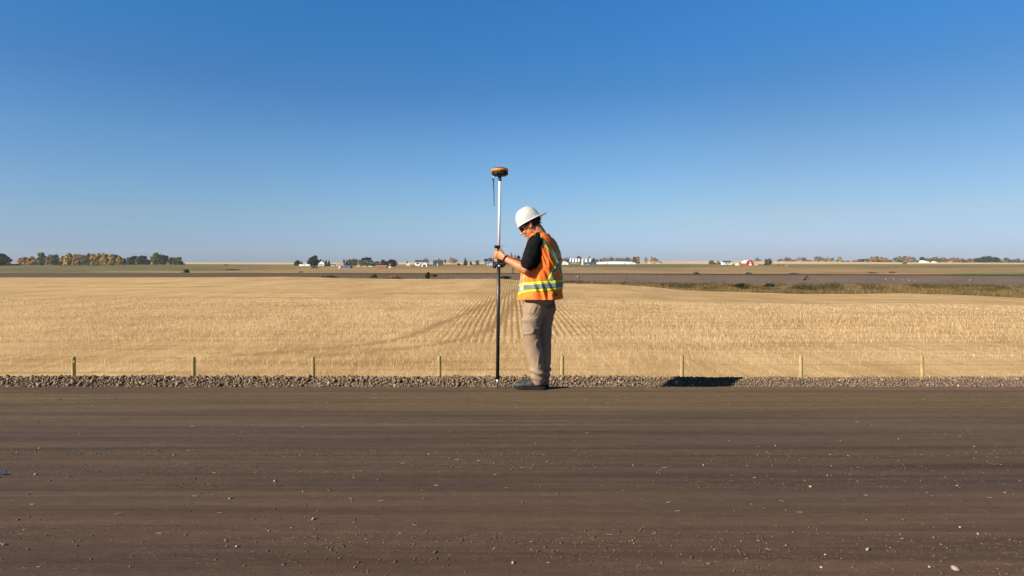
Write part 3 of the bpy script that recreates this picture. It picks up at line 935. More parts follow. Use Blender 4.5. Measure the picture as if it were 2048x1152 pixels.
# ------------------------------------------------------------------ trees (unit height, scaled)
def leaf_mesh(name, seed, n, lobes, size, base=0.12, top=1.0, kind='round', core=True):
    rg = np.random.default_rng(seed)
    L = []
    if kind == 'spruce':
        zz = base + (top - base) * (1 - np.sqrt(rg.random(n)))
        rr = 0.5 * (1 - (zz - base) / (top - base)) ** 0.85 * (0.72 + 0.28 * np.cos(zz * 45)) * np.sqrt(rg.uniform(0.35, 1, n))
        a = rg.uniform(0, 2 * np.pi, n)
        C0 = np.stack([rr * np.cos(a), rr * np.sin(a), zz - rr * 0.18], -1)
    else:
        C0 = []
        cs = []
        for i in range(lobes):
            h_ = rg.uniform(0.0, 1.0)
            zc = (0.10 + 0.60 * h_ ** 1.4) if kind == 'bush' else base + 0.08 + (top - base - 0.22) * h_
            rmax = 0.36 * math.sqrt(max(0.05, 1 - abs(h_ - (0.1 if kind == 'bush' else 0.42)) ** 1.7 * (1.2 if kind == 'bush' else 1.9)))
            a = rg.uniform(0, 2 * np.pi); q = rmax * rg.uniform(0.2, 1.0)
            cs.append((q * math.cos(a), q * math.sin(a), zc, rg.uniform(0.13, 0.24) * (1.15 - 0.4 * h_)))
        for i in range(n):
            c_ = cs[rg.integers(len(cs))]
            v_ = rg.normal(size=3); v_ /= np.linalg.norm(v_)
            q = c_[3] * rg.uniform(0.55, 1.0) ** 0.5
            C0.append((c_[0] + v_[0] * q, c_[1] + v_[1] * q, c_[2] + v_[2] * q * 0.85))
        C0 = np.array(C0)
        C0[:, 2] = np.clip(C0[:, 2], base * 0.6, top)
    A = rg.normal(size=(n, 3)); A /= np.linalg.norm(A, axis=1, keepdims=True)
    B = np.cross(A, rg.normal(size=(n, 3))); B /= np.linalg.norm(B, axis=1, keepdims=True)
    s = size * rg.uniform(0.6, 1.3, (n, 1))
    if kind == 'bare':
        A[:, 2] = np.abs(A[:, 2]) + 0.6; B *= 0.16; s = s * 1.7
    V_ = np.stack([C0 - A * s * .5 - B * s * .5, C0 - A * s * .5 + B * s * .5, C0 + A * s * .6 + B * s * .45, C0 + A * s * .6 - B * s * .45], 1).reshape(-1, 3)
    return np_mesh(name, V_, np.arange(n * 4).reshape(-1, 4))


def trunk_mesh(name, seed, hgt=0.6, r=0.022, limbs=5):
    rg = random.Random(seed); bm = bmesh.new()
    tube(bm, [(0, 0, -0.03), (rg.uniform(-.01, .01), 0, hgt * .5), (rg.uniform(-.02, .02), rg.uniform(-.02, .02), hgt)], [r * 1.25, r * .85, r * .35], 7)
    for i in range(limbs):
        a = rg.uniform(0, 6.28); z0 = hgt * rg.uniform(.3, .8); q = rg.uniform(.14, .28)
        tube(bm, [(0, 0, z0), (q * .5 * math.cos(a), q * .5 * math.sin(a), z0 + .09), (q * math.cos(a), q * math.sin(a), z0 + .23)], [r * .5, r * .35, r * .15], 5)
    me = bpy.data.meshes.new(name); bm.to_mesh(me); bm.free()
    return me

PAL = {
    'orange': [(0, (0.12, 0.10, 0.03)), (0.35, (0.26, 0.165, 0.045)), (0.7, (0.40, 0.24, 0.065)), (1, (0.48, 0.32, 0.10))],
    'rust': [(0, (0.10, 0.07, 0.045)), (0.4, (0.20, 0.125, 0.065)), (0.8, (0.29, 0.19, 0.095)), (1, (0.36, 0.26, 0.14))],
    'olive': [(0, (0.045, 0.05, 0.02)), (0.5, (0.105, 0.105, 0.038)), (0.85, (0.17, 0.15, 0.055)), (1, (0.25, 0.19, 0.07))],
    'green': [(0, (0.028, 0.04, 0.022)), (0.5, (0.06, 0.075, 0.034)), (0.9, (0.10, 0.115, 0.045)), (1, (0.15, 0.15, 0.06))],
    'dark': [(0, (0.014, 0.024, 0.020)), (0.6, (0.032, 0.046, 0.034)), (1, (0.058, 0.068, 0.042))],
    'bare': [(0, (0.085, 0.065, 0.055)), (0.5, (0.15, 0.115, 0.095)), (1, (0.25, 0.18, 0.14))],
    'grey': [(0, (0.075, 0.07, 0.055)), (0.5, (0.13, 0.115, 0.085)), (1, (0.21, 0.175, 0.12))],
    'yellow': [(0, (0.22, 0.14, 0.025)), (0.6, (0.42, 0.27, 0.04)), (1, (0.52, 0.36, 0.07))],
    'willow': [(0, (0.07, 0.09, 0.06)), (0.6, (0.13, 0.155, 0.10)), (1, (0.20, 0.22, 0.14))],
}
LEAFM = {k: island('foliage_' + k, [(p, tuple(min(.7, x * (1.15 if k == 'dark' else 1.7)) for x in c)) for p, c in v], 0.8, 1.5, 0.1, 0.3) for k, v in PAL.items()}
BARK = simple('bark', (0.11, 0.085, 0.065), 0.95, 0, 0.3, 4)
PROTO = {}
def crown_of(kind, pal, var):
    key = (kind, pal, var)
    if key not in PROTO:
        if kind == 'spruce': me = leaf_mesh('crown', 50 + var, 420, 0, 0.085, 0.05, 1.0, 'spruce')
        elif kind == 'bare': me = leaf_mesh('crown', 90 + var, 330, 14, 0.10, 0.16, 1.0, 'bare')
        elif kind == 'bush': me = leaf_mesh('crown', 130 + var, 520, 12, 0.11, 0.0, 1.0, 'bush')
        else: me = leaf_mesh('crown', 10 + var, 1100, 20, 0.085, 0.02, 1.0)
        me.materials.append(LEAFM[pal]); PROTO[key] = me
    return PROTO[key]
TRUNKS = [trunk_mesh('trunk', 200 + i) for i in range(3)]
for t_ in TRUNKS: t_.materials.append(BARK)
tcount = 0
def tree(name, label, px0, px1, top, base, kind, pal, group=None, cat='tree', depth=None):
    global tcount
    tcount += 1
    px = (px0 + px1) / 2
    d = depth or depth_for(px, base)
    h_ = (base - top) * d / FPX; wd = (px1 - px0) * d / FPX
    t_ = thing(name, label, cat, ((px - HX) * d / FPX, d, z_at(px, d) - 0.05), group)
    t_.scale = (wd * 1.26, wd * 1.26, h_ * 1.03)
    t_.rotation_euler = (0, 0, random.uniform(0, 6.28))
    for nm, me in (('crown', crown_of(kind, pal, tcount % 4)), ('trunk', TRUNKS[tcount % 3])):
        c_ = bpy.data.objects.new(nm, me); COL.objects.link(c_); c_.parent = t_
    return t_

ORDW = ['first', 'second', 'third', 'fourth', 'fifth', 'sixth', 'seventh', 'eighth', 'ninth', 'tenth', 'eleventh', 'twelfth', '13th', '14th', '15th', '16th', '17th', '18th', '19th', '20th', '21st', '22nd', '23rd', '24th', '25th', '26th', '27th', '28th', '29th', '30th', '31st', '32nd', '33rd', '34th', '35th', '36th', '37th', '38th', '39th', '40th']
LOOK = {'orange': 'orange autumn', 'rust': 'reddish brown autumn', 'olive': 'olive green', 'green': 'green', 'dark': 'dark green', 'bare': 'brown leafless', 'grey': 'grey brown', 'yellow': 'yellow', 'willow': 'pale grey green'}
def tree_row(rowname, group, base, items):
    items = sorted(items, key=lambda a: (a[0] + a[1]) / 2)
    cnt_ = {}
    for it in items:
        px0, px1, top, kind, pal = it[:5]
        b = it[5] if len(it) > 5 else base
        nm = {'spruce': 'spruce_tree', 'bush': 'shrub'}.get(kind, 'tree'); cat = {'spruce': 'spruce tree', 'bush': 'shrub'}.get(kind, 'tree')
        key = (pal, nm); k = cnt_.get(key, 0); cnt_[key] = k + 1
        n_ = sum(1 for q in items if (q[4], {'spruce': 'spruce_tree', 'bush': 'shrub'}.get(q[3], 'tree')) == key)
        w_ = LOOK[pal] + ' ' + cat
        lab = ('the only %s %s' % (w_, rowname)) if n_ == 1 else ('%s %s from the left %s' % (ORDW[k], w_, rowname))
        tree(nm, lab, px0, px1, top, b, kind, pal, group, cat)

tree_row('in the tree row at far left', 'autumn trees at far left', 530.6, [
    (-46, -8, 505, 'round', 'dark'), (-32, 12, 505, 'round', 'dark', 531.3), (-10, 17, 507, 'round', 'dark', 531.6), (36, 48, 515.5, 'round', 'orange'), (44, 57, 514, 'round', 'orange'), (55, 70, 512, 'round', 'orange'), (50, 66, 521, 'bush', 'grey'), (64, 80, 519, 'bush', 'grey'),
    (73, 90, 505, 'round', 'olive'), (84, 96, 513, 'round', 'green'), (92, 106, 508.5, 'round', 'rust'), (101, 117, 509, 'round', 'olive'), (116, 127, 518, 'round', 'green'), (122, 136, 511.5, 'round', 'orange'),
    (131, 147, 506, 'round', 'orange'), (143, 157, 508.5, 'round', 'orange'), (137, 152, 518, 'round', 'green'), (152, 168, 508, 'round', 'rust'), (162, 176, 510, 'round', 'olive'), (172, 183, 507, 'round', 'green'), (180, 193, 507.5, 'round', 'orange'),
    (184, 200, 515, 'round', 'dark'), (190, 204, 506, 'round', 'orange'), (201, 216, 506.5, 'round', 'orange'), (217, 232, 508, 'round', 'orange'), (226, 238, 508.5, 'round', 'olive'), (234, 246, 511.5, 'round', 'orange')])
tree_row('in the green grove left of the open field', 'green grove at left', 529.6, [
    (244, 254, 517, 'round', 'dark'), (252, 263, 514.5, 'round', 'green'), (261, 276, 511, 'round', 'dark'), (272, 283, 513, 'round', 'green'), (279, 295, 511, 'round', 'dark'), (291, 303, 519, 'round', 'dark'), (301, 314, 514, 'round', 'olive'),
    (305, 323, 505, 'round', 'olive'), (317, 331, 509, 'round', 'green'), (325, 339, 511, 'round', 'dark'), (334, 343, 519, 'bush', 'yellow'), (337, 351, 514.5, 'round', 'dark'), (345, 357, 515, 'round', 'green'), (352, 365, 514, 'round', 'olive'), (358, 368, 520, 'bush', 'dark')])
tree_row('in the farmyard with the white house', 'farmyard trees left of the pole', 532, [
    (587, 593, 524, 'spruce', 'dark', 531), (590, 601, 520.5, 'round', 'dark', 531.5), (600, 607, 522.5, 'spruce', 'dark', 531), (615, 620, 521, 'spruce', 'dark', 530.5), (617, 632, 514, 'round', 'dark', 532.4), (621, 638, 511.5, 'round', 'dark', 532.6), (638, 645, 518.5, 'round', 'dark', 529.5),
    (648, 656, 519.5, 'spruce', 'dark', 532), (654, 662, 520.5, 'spruce', 'dark', 532)])
tree_row('in the shelterbelt behind the red shed', 'shelterbelt behind the red shed', 531.3, [
    (684, 692, 517, 'spruce', 'green'), (690, 698, 519, 'spruce', 'dark'), (696, 705, 518, 'round', 'green'), (702, 713, 517.5, 'round', 'green'), (708, 716, 518, 'round', 'olive'), (714, 722, 518.5, 'bare', 'rust'), (716, 722, 522, 'bush', 'orange'), (720, 736, 515.5, 'round', 'dark'), (728, 745, 514.5, 'round', 'dark'), (724, 752, 520.5, 'round', 'willow', 532.2),
    (750, 762, 522, 'round', 'olive'), (761, 771, 519, 'round', 'green'), (766, 780, 522, 'round', 'dark', 532.5), (776, 794, 518.5, 'round', 'dark', 533.4), (746, 755, 523, 'round', 'green')])
tree_row('around the two dark roofed houses', 'trees around the dark roofed houses', 529.5, [
    (812.5, 816.5, 520.5, 'spruce', 'dark'), (846, 856, 515.5, 'bare', 'rust', 528.5), (873, 882, 516.5, 'bare', 'orange', 528.5), (886, 894, 518.5, 'bare', 'rust', 528.5), (897, 908, 515, 'bare', 'rust', 528), (904, 915, 516, 'bare', 'bare', 528), (914, 920, 525, 'bush', 'dark', 531), (926.5, 934, 514.5, 'spruce', 'dark', 530.8), (932, 936, 519, 'spruce', 'dark', 530.3), (938, 945, 521, 'spruce', 'dark', 530),
    (950, 960, 520.5, 'round', 'grey', 530), (968, 978, 517, 'round', 'dark', 528.5), (974, 986, 515, 'round', 'grey', 528.5), (984, 998, 516, 'round', 'dark', 528.5)])
tree_row('behind the worker\'s forearm', 'trees behind the worker\'s arm', 529, [
    (1006, 1012, 512, 'spruce', 'green'), (1012, 1020, 509.5, 'spruce', 'green'), (1018, 1028, 506, 'spruce', 'green'), (1026, 1034, 509, 'spruce', 'dark'), (1031, 1042, 511, 'round', 'dark')])
tree_row('behind the silos and the long white building', 'bare trees behind the silos', 527.2, [
    (1118, 1128, 515.5, 'bare', 'grey'), (1125, 1134, 516, 'round', 'grey'), (1131, 1140, 514.5, 'bare', 'bare'), (1137, 1141, 513.5, 'spruce', 'dark'), (1153, 1164, 511.8, 'round', 'olive'), (1174, 1184, 513, 'bare', 'bare'), (1184, 1191, 516.5, 'round', 'dark'), (1188, 1198, 518, 'bare', 'grey'), (1196, 1206, 517.5, 'bare', 'bare'), (1204, 1212, 515.5, 'bare', 'bare'),
    (1210, 1218, 515, 'bare', 'rust'), (1217, 1225, 513.5, 'bare', 'bare'), (1222, 1231, 515, 'bare', 'grey'), (1229, 1237, 516, 'bare', 'bare'), (1234, 1244, 514.5, 'bare', 'grey'), (1240, 1249, 516, 'bare', 'bare'), (1246, 1256, 514.5, 'bare', 'grey'), (1253, 1263, 516, 'bare', 'bare'), (1264, 1273, 513.5, 'round', 'olive'), (1270, 1281, 513, 'round', 'rust'), (1289, 1296, 514, 'bare', 'rust'),
    (1300, 1306, 513, 'bare', 'rust', 526.5), (1304, 1313, 514.5, 'round', 'orange', 526.5), (1311, 1319, 518.5, 'bare', 'rust', 526.5), (1298, 1312, 521.5, 'bush', 'rust', 526.2), (1310, 1326, 522, 'bush', 'grey', 526.2)])
tree_row('around the red barn farm', 'trees around the red barn', 528.7, [
    (1417, 1428, 520.5, 'round', 'rust'), (1424, 1436, 525, 'bush', 'rust'), (1432, 1440, 521.5, 'bare', 'rust'), (1437, 1447, 524, 'bush', 'grey'), (1476, 1483, 523.5, 'bush', 'yellow', 528.2), (1529, 1535, 517.5, 'round', 'olive', 529.5), (1533, 1544, 517, 'round', 'green', 530), (1528, 1534, 525, 'bush', 'dark', 530.2)])
RB = 522.6
def rb(px): return float(np.interp(px, [1500, 1600, 1850, 2048], [522.1, 523, 524.8, 525.3]))
far = [(1506, 1515, 519, 'bush', 'grey'), (1511, 1518, 514.5, 'bare', 'grey'), (1516, 1523, 518.5, 'bush', 'bare'), (1553, 1561, 518.5, 'bush', 'grey'), (1559, 1567, 517, 'bare', 'bare'), (1567, 1577, 514.5, 'round', 'grey'), (1574, 1583, 515.5, 'round', 'grey'), (1582, 1591, 518.5, 'bush', 'bare'), (1590, 1596, 517, 'bare', 'rust'), (1594, 1603, 514.5, 'bare', 'rust'), (1602, 1612, 514.5, 'round', 'bare'), (1611, 1619, 518.5, 'bush', 'rust'), (1617, 1625, 519, 'bush', 'rust'),
       (1628, 1637, 512.5, 'round', 'rust'), (1635, 1643, 512.8, 'round', 'grey'), (1641, 1649, 515.5, 'bare', 'bare'), (1648, 1655, 517, 'round', 'rust'), (1652, 1659, 514.5, 'bare', 'rust'), (1659, 1665, 516, 'round', 'rust'), (1663, 1669, 515.5, 'bare', 'bare'), (1671, 1678, 517.5, 'bush', 'grey'), (1675, 1684, 513, 'bare', 'rust'), (1682, 1690, 520.5, 'bush', 'dark'), (1692, 1700, 521, 'bush', 'dark'),
       (1703, 1716, 519.5, 'bush', 'rust'), (1713, 1725, 518, 'round', 'grey'), (1722, 1731, 517.5, 'round', 'dark'), (1729, 1739, 517, 'round', 'olive'), (1738, 1750, 513.5, 'round', 'rust'), (1747, 1760, 512.5, 'round', 'rust'), (1757, 1770, 513.5, 'round', 'rust'), (1766, 1777, 515.5, 'round', 'rust'), (1774, 1785, 518.5, 'bush', 'grey'), (1750, 1764, 519, 'bush', 'dark'),
       (1786, 1797, 515, 'round', 'grey'), (1793, 1807, 512.5, 'round', 'grey'), (1804, 1816, 512, 'round', 'grey'), (1813, 1824, 512.5, 'round', 'rust'), (1820, 1831, 513.5, 'round', 'grey'), (1794, 1806, 519, 'bush', 'dark'), (1830, 1839, 519.5, 'bush', 'grey'),
       (1838, 1851, 514, 'round', 'dark'), (1849, 1858, 516.5, 'round', 'olive'), (1856, 1866, 516, 'round', 'grey'), (1864, 1872, 514, 'round', 'olive'), (1870, 1878, 512.5, 'spruce', 'green'), (1876, 1885, 515.5, 'round', 'olive'), (1883, 1893, 514.5, 'round', 'rust'), (1890, 1899, 516.5, 'bare', 'bare'), (1897, 1905, 515, 'bare', 'rust'), (1903, 1914, 514, 'round', 'rust'), (1911, 1921, 515, 'round', 'rust'), (1918, 1928, 517, 'round', 'olive'), (1926, 1938, 518, 'bush', 'grey'), (1934, 1946, 517, 'round', 'rust'),
       (1943, 1956, 516.5, 'round', 'dark'), (1953, 1966, 515.5, 'round', 'dark'), (1962, 1975, 513, 'round', 'dark'), (1972, 1986, 511.5, 'round', 'dark'), (1982, 1996, 514, 'round', 'dark'), (1989, 2000, 516, 'round', 'dark'), (1998, 2008, 521.5, 'bush', 'dark'), (2007, 2017, 515, 'round', 'olive'), (2015, 2024, 517.5, 'bush', 'olive'), (2023, 2033, 518.5, 'round', 'grey'), (2033, 2040, 517, 'round', 'green'), (2038, 2050, 521, 'bush', 'grey'), (2048, 2064, 518, 'round', 'grey'), (2066, 2084, 515, 'round', 'rust'), (2090, 2120, 516, 'round', 'olive')]
tree_row('on the distant ridge at right', 'trees on the distant ridge', 524, [(a, b, c_, k, p_, rb((a + b) / 2)) for a, b, c_, k, p_ in far])
# lone shrubs in the grassland
for (lab, x0, x1, tp, bs, pal) in [('green and yellow bush alone on the grass at left', 365, 379, 535.5, 547.5, 'olive'), ('small dark bush in the grass left of the farmyard', 597, 607, 542.3, 544.8, 'dark'), ('dark bush at the left end of the golden strip', 447, 482, 537.6, 540.6, 'green'),
                                    ('olive bush by the railway, left of the red barn', 1384, 1401, 541.5, 551, 'olive'), ('flat olive bush below the red barn', 1490, 1506, 543.3, 549.2, 'olive'), ('tiny grey bush by the railway between two olive bushes', 1427, 1438, 547, 551, 'grey'), ('small dark bush by the railway right of the barn', 1517, 1525, 546.5, 550.6, 'olive'),
                                    ('low dark shrub line at right, left part', 1575, 1600, 545, 548.3, 'grey'), ('low dark shrub line at right, middle part', 1735, 1755, 543.5, 546.6, 'grey'), ('low dark shrub line at right, right part', 1775, 1792, 542.4, 545.6, 'grey'), ('lone dark bush standing against the pale far field', 1806, 1815, 520.5, 528.3, 'rust')]:
    tree('shrub', lab, x0, x1, tp, bs, 'bush', pal, 'shrubs on the grassland', 'shrub')
for (lab, px, w_, tp, bs, pal, y) in [('dark willow bush in front of the railway bank, left of the pole', 856, 15, 541.5, 557.5, 'dark', 112), ('grey twiggy bush beside the dark willow bush', 868, 22, 544.5, 553, 'grey', 114), ('brown bush at the far field edge below the red shed', 748, 22, 546, 557, 'olive', 111), ('rust brown bush at the far field edge', 790, 26, 547.5, 558, 'rust', 110), ('green grey bush at the far field edge, right of the pole', 1011, 36, 549, 557, 'green', 112),
                                  ('dark low bush at the far field edge below the white house', 655, 50, 548.5, 555.5, 'grey', 114), ('dark green bush in the ditch below the red barn', 1480, 40, 565.5, 573, 'green', 104), ('dark green bush in the ditch right of the barn', 1540, 36, 565, 573, 'green', 104)]:
    h_ = (bs - tp) * y / FPX
    t_ = thing('shrub', lab, 'shrub', ((px - HX) * y / FPX, y, CAMZ + (HY - bs) * y / FPX - 0.1), 'shrubs along the ditch')
    t_.scale = (w_ * y / FPX, w_ * y / FPX * .7, h_ + 0.1)
    for nm, me in (('crown', crown_of('bush', pal, len(lab) % 4)), ('trunk', TRUNKS[len(lab) % 3])):
        c_ = bpy.data.objects.new(nm, me); COL.objects.link(c_); c_.parent = t_
# clipped dark hedge at far left
d = depth_for(30, 530.9); bm = bmesh.new()
me = leaf_mesh('hedge', 77, 900, 24, 0.10, 0.0, 1.0); me.materials.append(LEAFM['dark'])
o = finish('hedge', me); o.location = ((29 - HX) * d / FPX, d, z_at(29, d)); o.scale = (44 * d / FPX, 5, 4.0 * d / FPX)
tag(o, 'low dark hedge running from the black tree to the orange trees', 'hedge')

# ------------------------------------------------------------------ farm buildings
BM_ = {}
def bmat(name, c, rough=0.7, metal=0.0):
    if name not in BM_: BM_[name] = simple(name, c, rough, metal, 0.1, 0.6)
    return BM_[name]
WHITE = bmat('white_siding', (0.72, 0.71, 0.68)); CREAM = bmat('cream_siding', (0.55, 0.51, 0.42)); DROOF = bmat('dark_shingle', (0.045, 0.05, 0.06)); GLASS = bmat('window_glass', (0.03, 0.04, 0.05), 0.15)
RED = bmat('barn_red', (0.33, 0.035, 0.025)); RUSTR = bmat('rust_red_roof', (0.36, 0.115, 0.075)); BLUE = bmat('blue_grey_metal', (0.13, 0.17, 0.26), 0.5); NAVY = bmat('navy_metal', (0.035, 0.05, 0.085), 0.5); TEAL = bmat('dark_teal_siding', (0.05, 0.075, 0.09)); SILVER = bmat('galvanised_metal', (0.55, 0.57, 0.58), 0.45, 0.3)
TAN = bmat('tan_siding', (0.42, 0.33, 0.23)); BLACK = bmat('black_paint', (0.012, 0.012, 0.014), 0.4); PINKR = bmat('orange_roof', (0.48, 0.19, 0.11))


def building(name, label, cat, px0, px1, top, base, wall, roof, eave=0.55, ridge='x', deep=9, wins=(), door=None, group=None):
    px = (px0 + px1) / 2; d = depth_for(px, base); s = d / FPX
    W, H = (px1 - px0) * s, (base - top) * s
    z0 = z_at(px, d) - 0.1
    X0 = (px - HX) * s - W / 2; he = H * eave
    t_ = thing(name, label, cat, (X0 + W / 2, d, z0), group)
    x0, x1, y0, y1 = X0, X0 + W, d, d + deep
    bm = bmesh.new()
    if ridge == 'x' or ridge == 'flat':
        box(bm, x0, x1, y0, y1, z0 - .5, z0 + he)
        if ridge == 'x':
            ym = (y0 + y1) / 2
            for xx in (x0, x1):
                bm.faces.new([bm.verts.new(p) for p in ((xx, y0, z0 + he), (xx, y1, z0 + he), (xx, ym, z0 + H * .97))])
    else:
        xm = (x0 + x1) / 2
        vs = [(x0, z0 - .5), (x1, z0 - .5), (x1, z0 + he), (xm, z0 + H * .97), (x0, z0 + he)]
        loft(bm, [[Vector((a, y0, b)) for a, b in vs], [Vector((a, y1, b)) for a, b in vs]])
    obj('wall', bm, wall, t_)
    bm = bmesh.new(); oh = 0.35; tk = 0.18
    if ridge == 'x':
        ym = (y0 + y1) / 2
        pr = [(y0 - oh, z0 + he - .05), (ym, z0 + H), (y1 + oh, z0 + he - .05), (y1 + oh, z0 + he + tk - .05), (ym, z0 + H + tk), (y0 - oh, z0 + he + tk - .05)]
        loft(bm, [[Vector((x0 - oh, a, b)) for a, b in pr], [Vector((x1 + oh, a, b)) for a, b in pr]], True)
    elif ridge == 'y':
        xm = (x0 + x1) / 2
        pr = [(x0 - oh, z0 + he - .05), (xm, z0 + H), (x1 + oh, z0 + he - .05), (x1 + oh, z0 + he + tk - .05), (xm, z0 + H + tk), (x0 - oh, z0 + he + tk - .05)]
        loft(bm, [[Vector((a, y0 - oh, b)) for a, b in pr], [Vector((a, y1 + oh, b)) for a, b in pr]], True)
    else:
        box(bm, x0 - .15, x1 + .15, y0 - .15, y1 + .15, z0 + he, z0 + H)
    obj('roof', bm, roof, t_)
    for (a, b, c_, e) in wins:
        bm = bmesh.new(); box(bm, x0 + W * a, x0 + W * b, y0 - .06, y0 - .01, z0 + he * c_, z0 + he * e); obj('window', bm, GLASS, t_)
    if door:
        a, b, e, mt = door
        bm = bmesh.new(); box(bm, x0 + W * a, x0 + W * b, y0 - .1, y0 - .01, z0, z0 + he * e); obj('door', bm, mt, t_)
    return t_

building('shed', 'pale roofed shed half hidden between the orange trees and the grove', 'shed', 245, 254, 525, 529.6, CREAM, WHITE, .5, 'x', 8, door=(.4, .55, .8, DROOF))
building('farmhouse', 'white gabled farmhouse right of the big dark tree', 'house', 636.5, 648.5, 521.5, 531.6, WHITE, bmat('grey_green_roof', (0.34, 0.37, 0.33)), .55, 'y', 9, [(.15, .35, .35, .75), (.62, .82, .35, .75)], (.42, .55, .6, TEAL))
building('garage', 'small white garage right of the dark spruces', 'garage', 662, 669, 528.5, 532.3, WHITE, DROOF, .6, 'x', 6, door=(.3, .7, .8, TAN))
building('barn', 'low barn with orange red roof behind the blue shed', 'barn', 671, 687, 526.5, 531.8, CREAM, PINKR, .45, 'x', 10, [(.3, .4, .3, .7)])
building('shed', 'long blue grey metal shed with a white end', 'shed', 681, 700, 531, 536.6, BLUE, BLUE, .75, 'x', 8, [(.6, .7, .3, .7)])
building('shed', 'small bright white shed at the end of the blue shed', 'shed', 676.8, 680.8, 531, 536.8, WHITE, WHITE, .7, 'y', 4, door=(.3, .7, .7, CREAM))
building('shed', 'low red brown shed in front of the shelterbelt', 'shed', 752, 772.5, 531, 535.8, RUSTR, bmat('faded_red_roof', (0.42, 0.18, 0.12)), .6, 'x', 7, door=(.45, .55, .8, DROOF))
building('shed', 'white storage box right of the red brown shed', 'shed', 777.5, 781.5, 532.8, 536.2, WHITE, WHITE, .8, 'x', 3, door=(.3, .6, .8, CREAM))
building('shed', 'small white shed under the thin spruce', 'shed', 813, 819, 527.3, 530.8, WHITE, WHITE, .6, 'x', 5, door=(.4, .6, .8, TAN))
building('farmhouse', 'large white house with a long dark roof, left of the teal house', 'house', 830, 855.5, 520, 531.5, WHITE, DROOF, .62, 'x', 11, [(.10, .32, .45, .85), (.55, .63, .35, .75), (.75, .85, .35, .75)], (.40, .50, .7, NAVY))
building('shed', 'white garage wing in front of the large dark roofed house', 'garage', 843, 854, 524, 533.6, WHITE, WHITE, .6, 'y', 7, door=(.25, .75, .8, NAVY))
building('farmhouse', 'dark teal house with dark hipped roof right of the white house', 'house', 866, 884.5, 520, 531.2, TEAL, DROOF, .55, 'x', 10, [(.2, .34, .4, .8), (.6, .74, .4, .8)], (.44, .53, .7, WHITE))
building('shed', 'pale blue and white shed just left of the pole', 'shed', 971, 994, 522.5, 530.6, bmat('pale_blue_siding', (0.40, 0.46, 0.55)), bmat('blue_roof', (0.10, 0.14, 0.24)), .6, 'x', 10, [(.2, .3, .4, .8)], (.02, .09, .9, NAVY))
building('shed', 'white gabled shed left of the silos', 'shed', 1121.5, 1136.5, 522, 529.6, WHITE, bmat('offwhite_roof', (0.62, 0.61, 0.58)), .5, 'y', 12, door=(.4, .6, .7, CREAM))
building('shed', 'dark blue shed at the right of the silos', 'shed', 1182.5, 1192.5, 523.5, 529.8, NAVY, NAVY, .7, 'x', 8, door=(.3, .6, .8, BLUE))
building('shed', 'dark blue low shed between the cream silo and the last silos', 'shed', 1168, 1181, 525, 529.5, BLUE, NAVY, .6, 'x', 8, door=(.5, .7, .8, SILVER))
building('shed', 'low tan shed under the red and orange trees', 'shed', 1299, 1321, 523.7, 527.9, TAN, bmat('tan_roof', (0.40, 0.31, 0.22)), .6, 'x', 10, door=(.4, .5, .8, DROOF))
building('farmhouse', 'white farmhouse with dark roof left of the red barn', 'house', 1446, 1463.5, 521.7, 529.2, WHITE, DROOF, .62, 'x', 10, [(.28, .42, .3, .85), (.65, .78, .3, .85)], (.50, .57, .7, TEAL))
building('shed', 'small white shed between the white house and the red barn', 'shed', 1473, 1478.5, 527, 530.8, WHITE, WHITE, .7, 'x', 4, door=(.4, .6, .8, CREAM))
building('shed', 'white annexe touching the red barn on its left', 'shed', 1487, 1493.5, 525.5, 530.6, WHITE, bmat('pale_roof', (0.6, 0.6, 0.6)), .7, 'x', 6, door=(.3, .6, .8, CREAM))
building('cabin', 'tiny white building on the far ridge, leftmost of three', 'cabin', 1844, 1852, 520.8, 525.2, WHITE, WHITE, .6, 'y', 12)
building('cabin', 'tiny white building on the far ridge, middle of three', 'cabin', 1853.5, 1859, 522.7, 525.3, WHITE, WHITE, .6, 'x', 12)
building('cabin', 'tiny white building on the far ridge, rightmost of three', 'cabin', 1868.5, 1874, 522.8, 525.4, WHITE, WHITE, .6, 'x', 12)
# long white trailers by the spruces
for (a, b, lab) in ((598, 607.5, 'white box trailer by the dark spruces, left one of two'), (608.5, 619.5, 'white box trailer by the dark spruces, right one of two')):
    px = (a + b) / 2; d = depth_for(px, 533.2); s = d / FPX; z0 = z_at(px, d); X = (px - HX) * s; W = (b - a) * s
    t_ = thing('trailer', lab, 'trailer', (X, d, z0), 'white trailers by the spruces')
    bm = bmesh.new(); box(bm, X - W / 2, X + W / 2, d, d + 2.5, z0 + .55, z0 + 4.6 * s); obj('body', bm, WHITE, t_)
    for q in (-.3, .3):
        bm = bmesh.new(); tube(bm, [(X + W * q, d - .05, z0 + .4), (X + W * q, d + .3, z0 + .4)], [.4, .4], 12, ends=False); obj('wheel', bm, BLACK, t_)
# gambrel red barn
px, d = 1500.5, depth_for(1500.5, 530.9); s = d / FPX; z0 = z_at(px, d) - .1; X = (px - HX) * s; W, H = 15.5 * s, 11.3 * s
t_ = thing('barn', 'red round roofed barn with white trim and white doors', 'barn', (X, d, z0))
prof = [(-.5, 0), (-.5, .36)] + [(-.5 * math.cos(a), .36 + .60 * math.sin(a)) for a in np.linspace(0, math.pi, 15)[1:-1]] + [(.5, .36), (.5, 0)]
bm = bmesh.new(); loft(bm, [[Vector((X + a * W, y, z0 + b * H)) for a, b in prof] for y in (d, d + 18)]); obj('wall', bm, RED, t_)
bm = bmesh.new(); arc = prof[1:-1]
outer = [(a * 1.10, (b - .36) * 1.07 + .36) for a, b in arc]
loft(bm, [[Vector((X + a * W, y, z0 + b * H)) for a, b in arc + outer[::-1]] for y in (d - .4, d + 18.4)]); obj('roof', bm, bmat('grey_white_roof', (0.5, 0.45, 0.42)), t_)
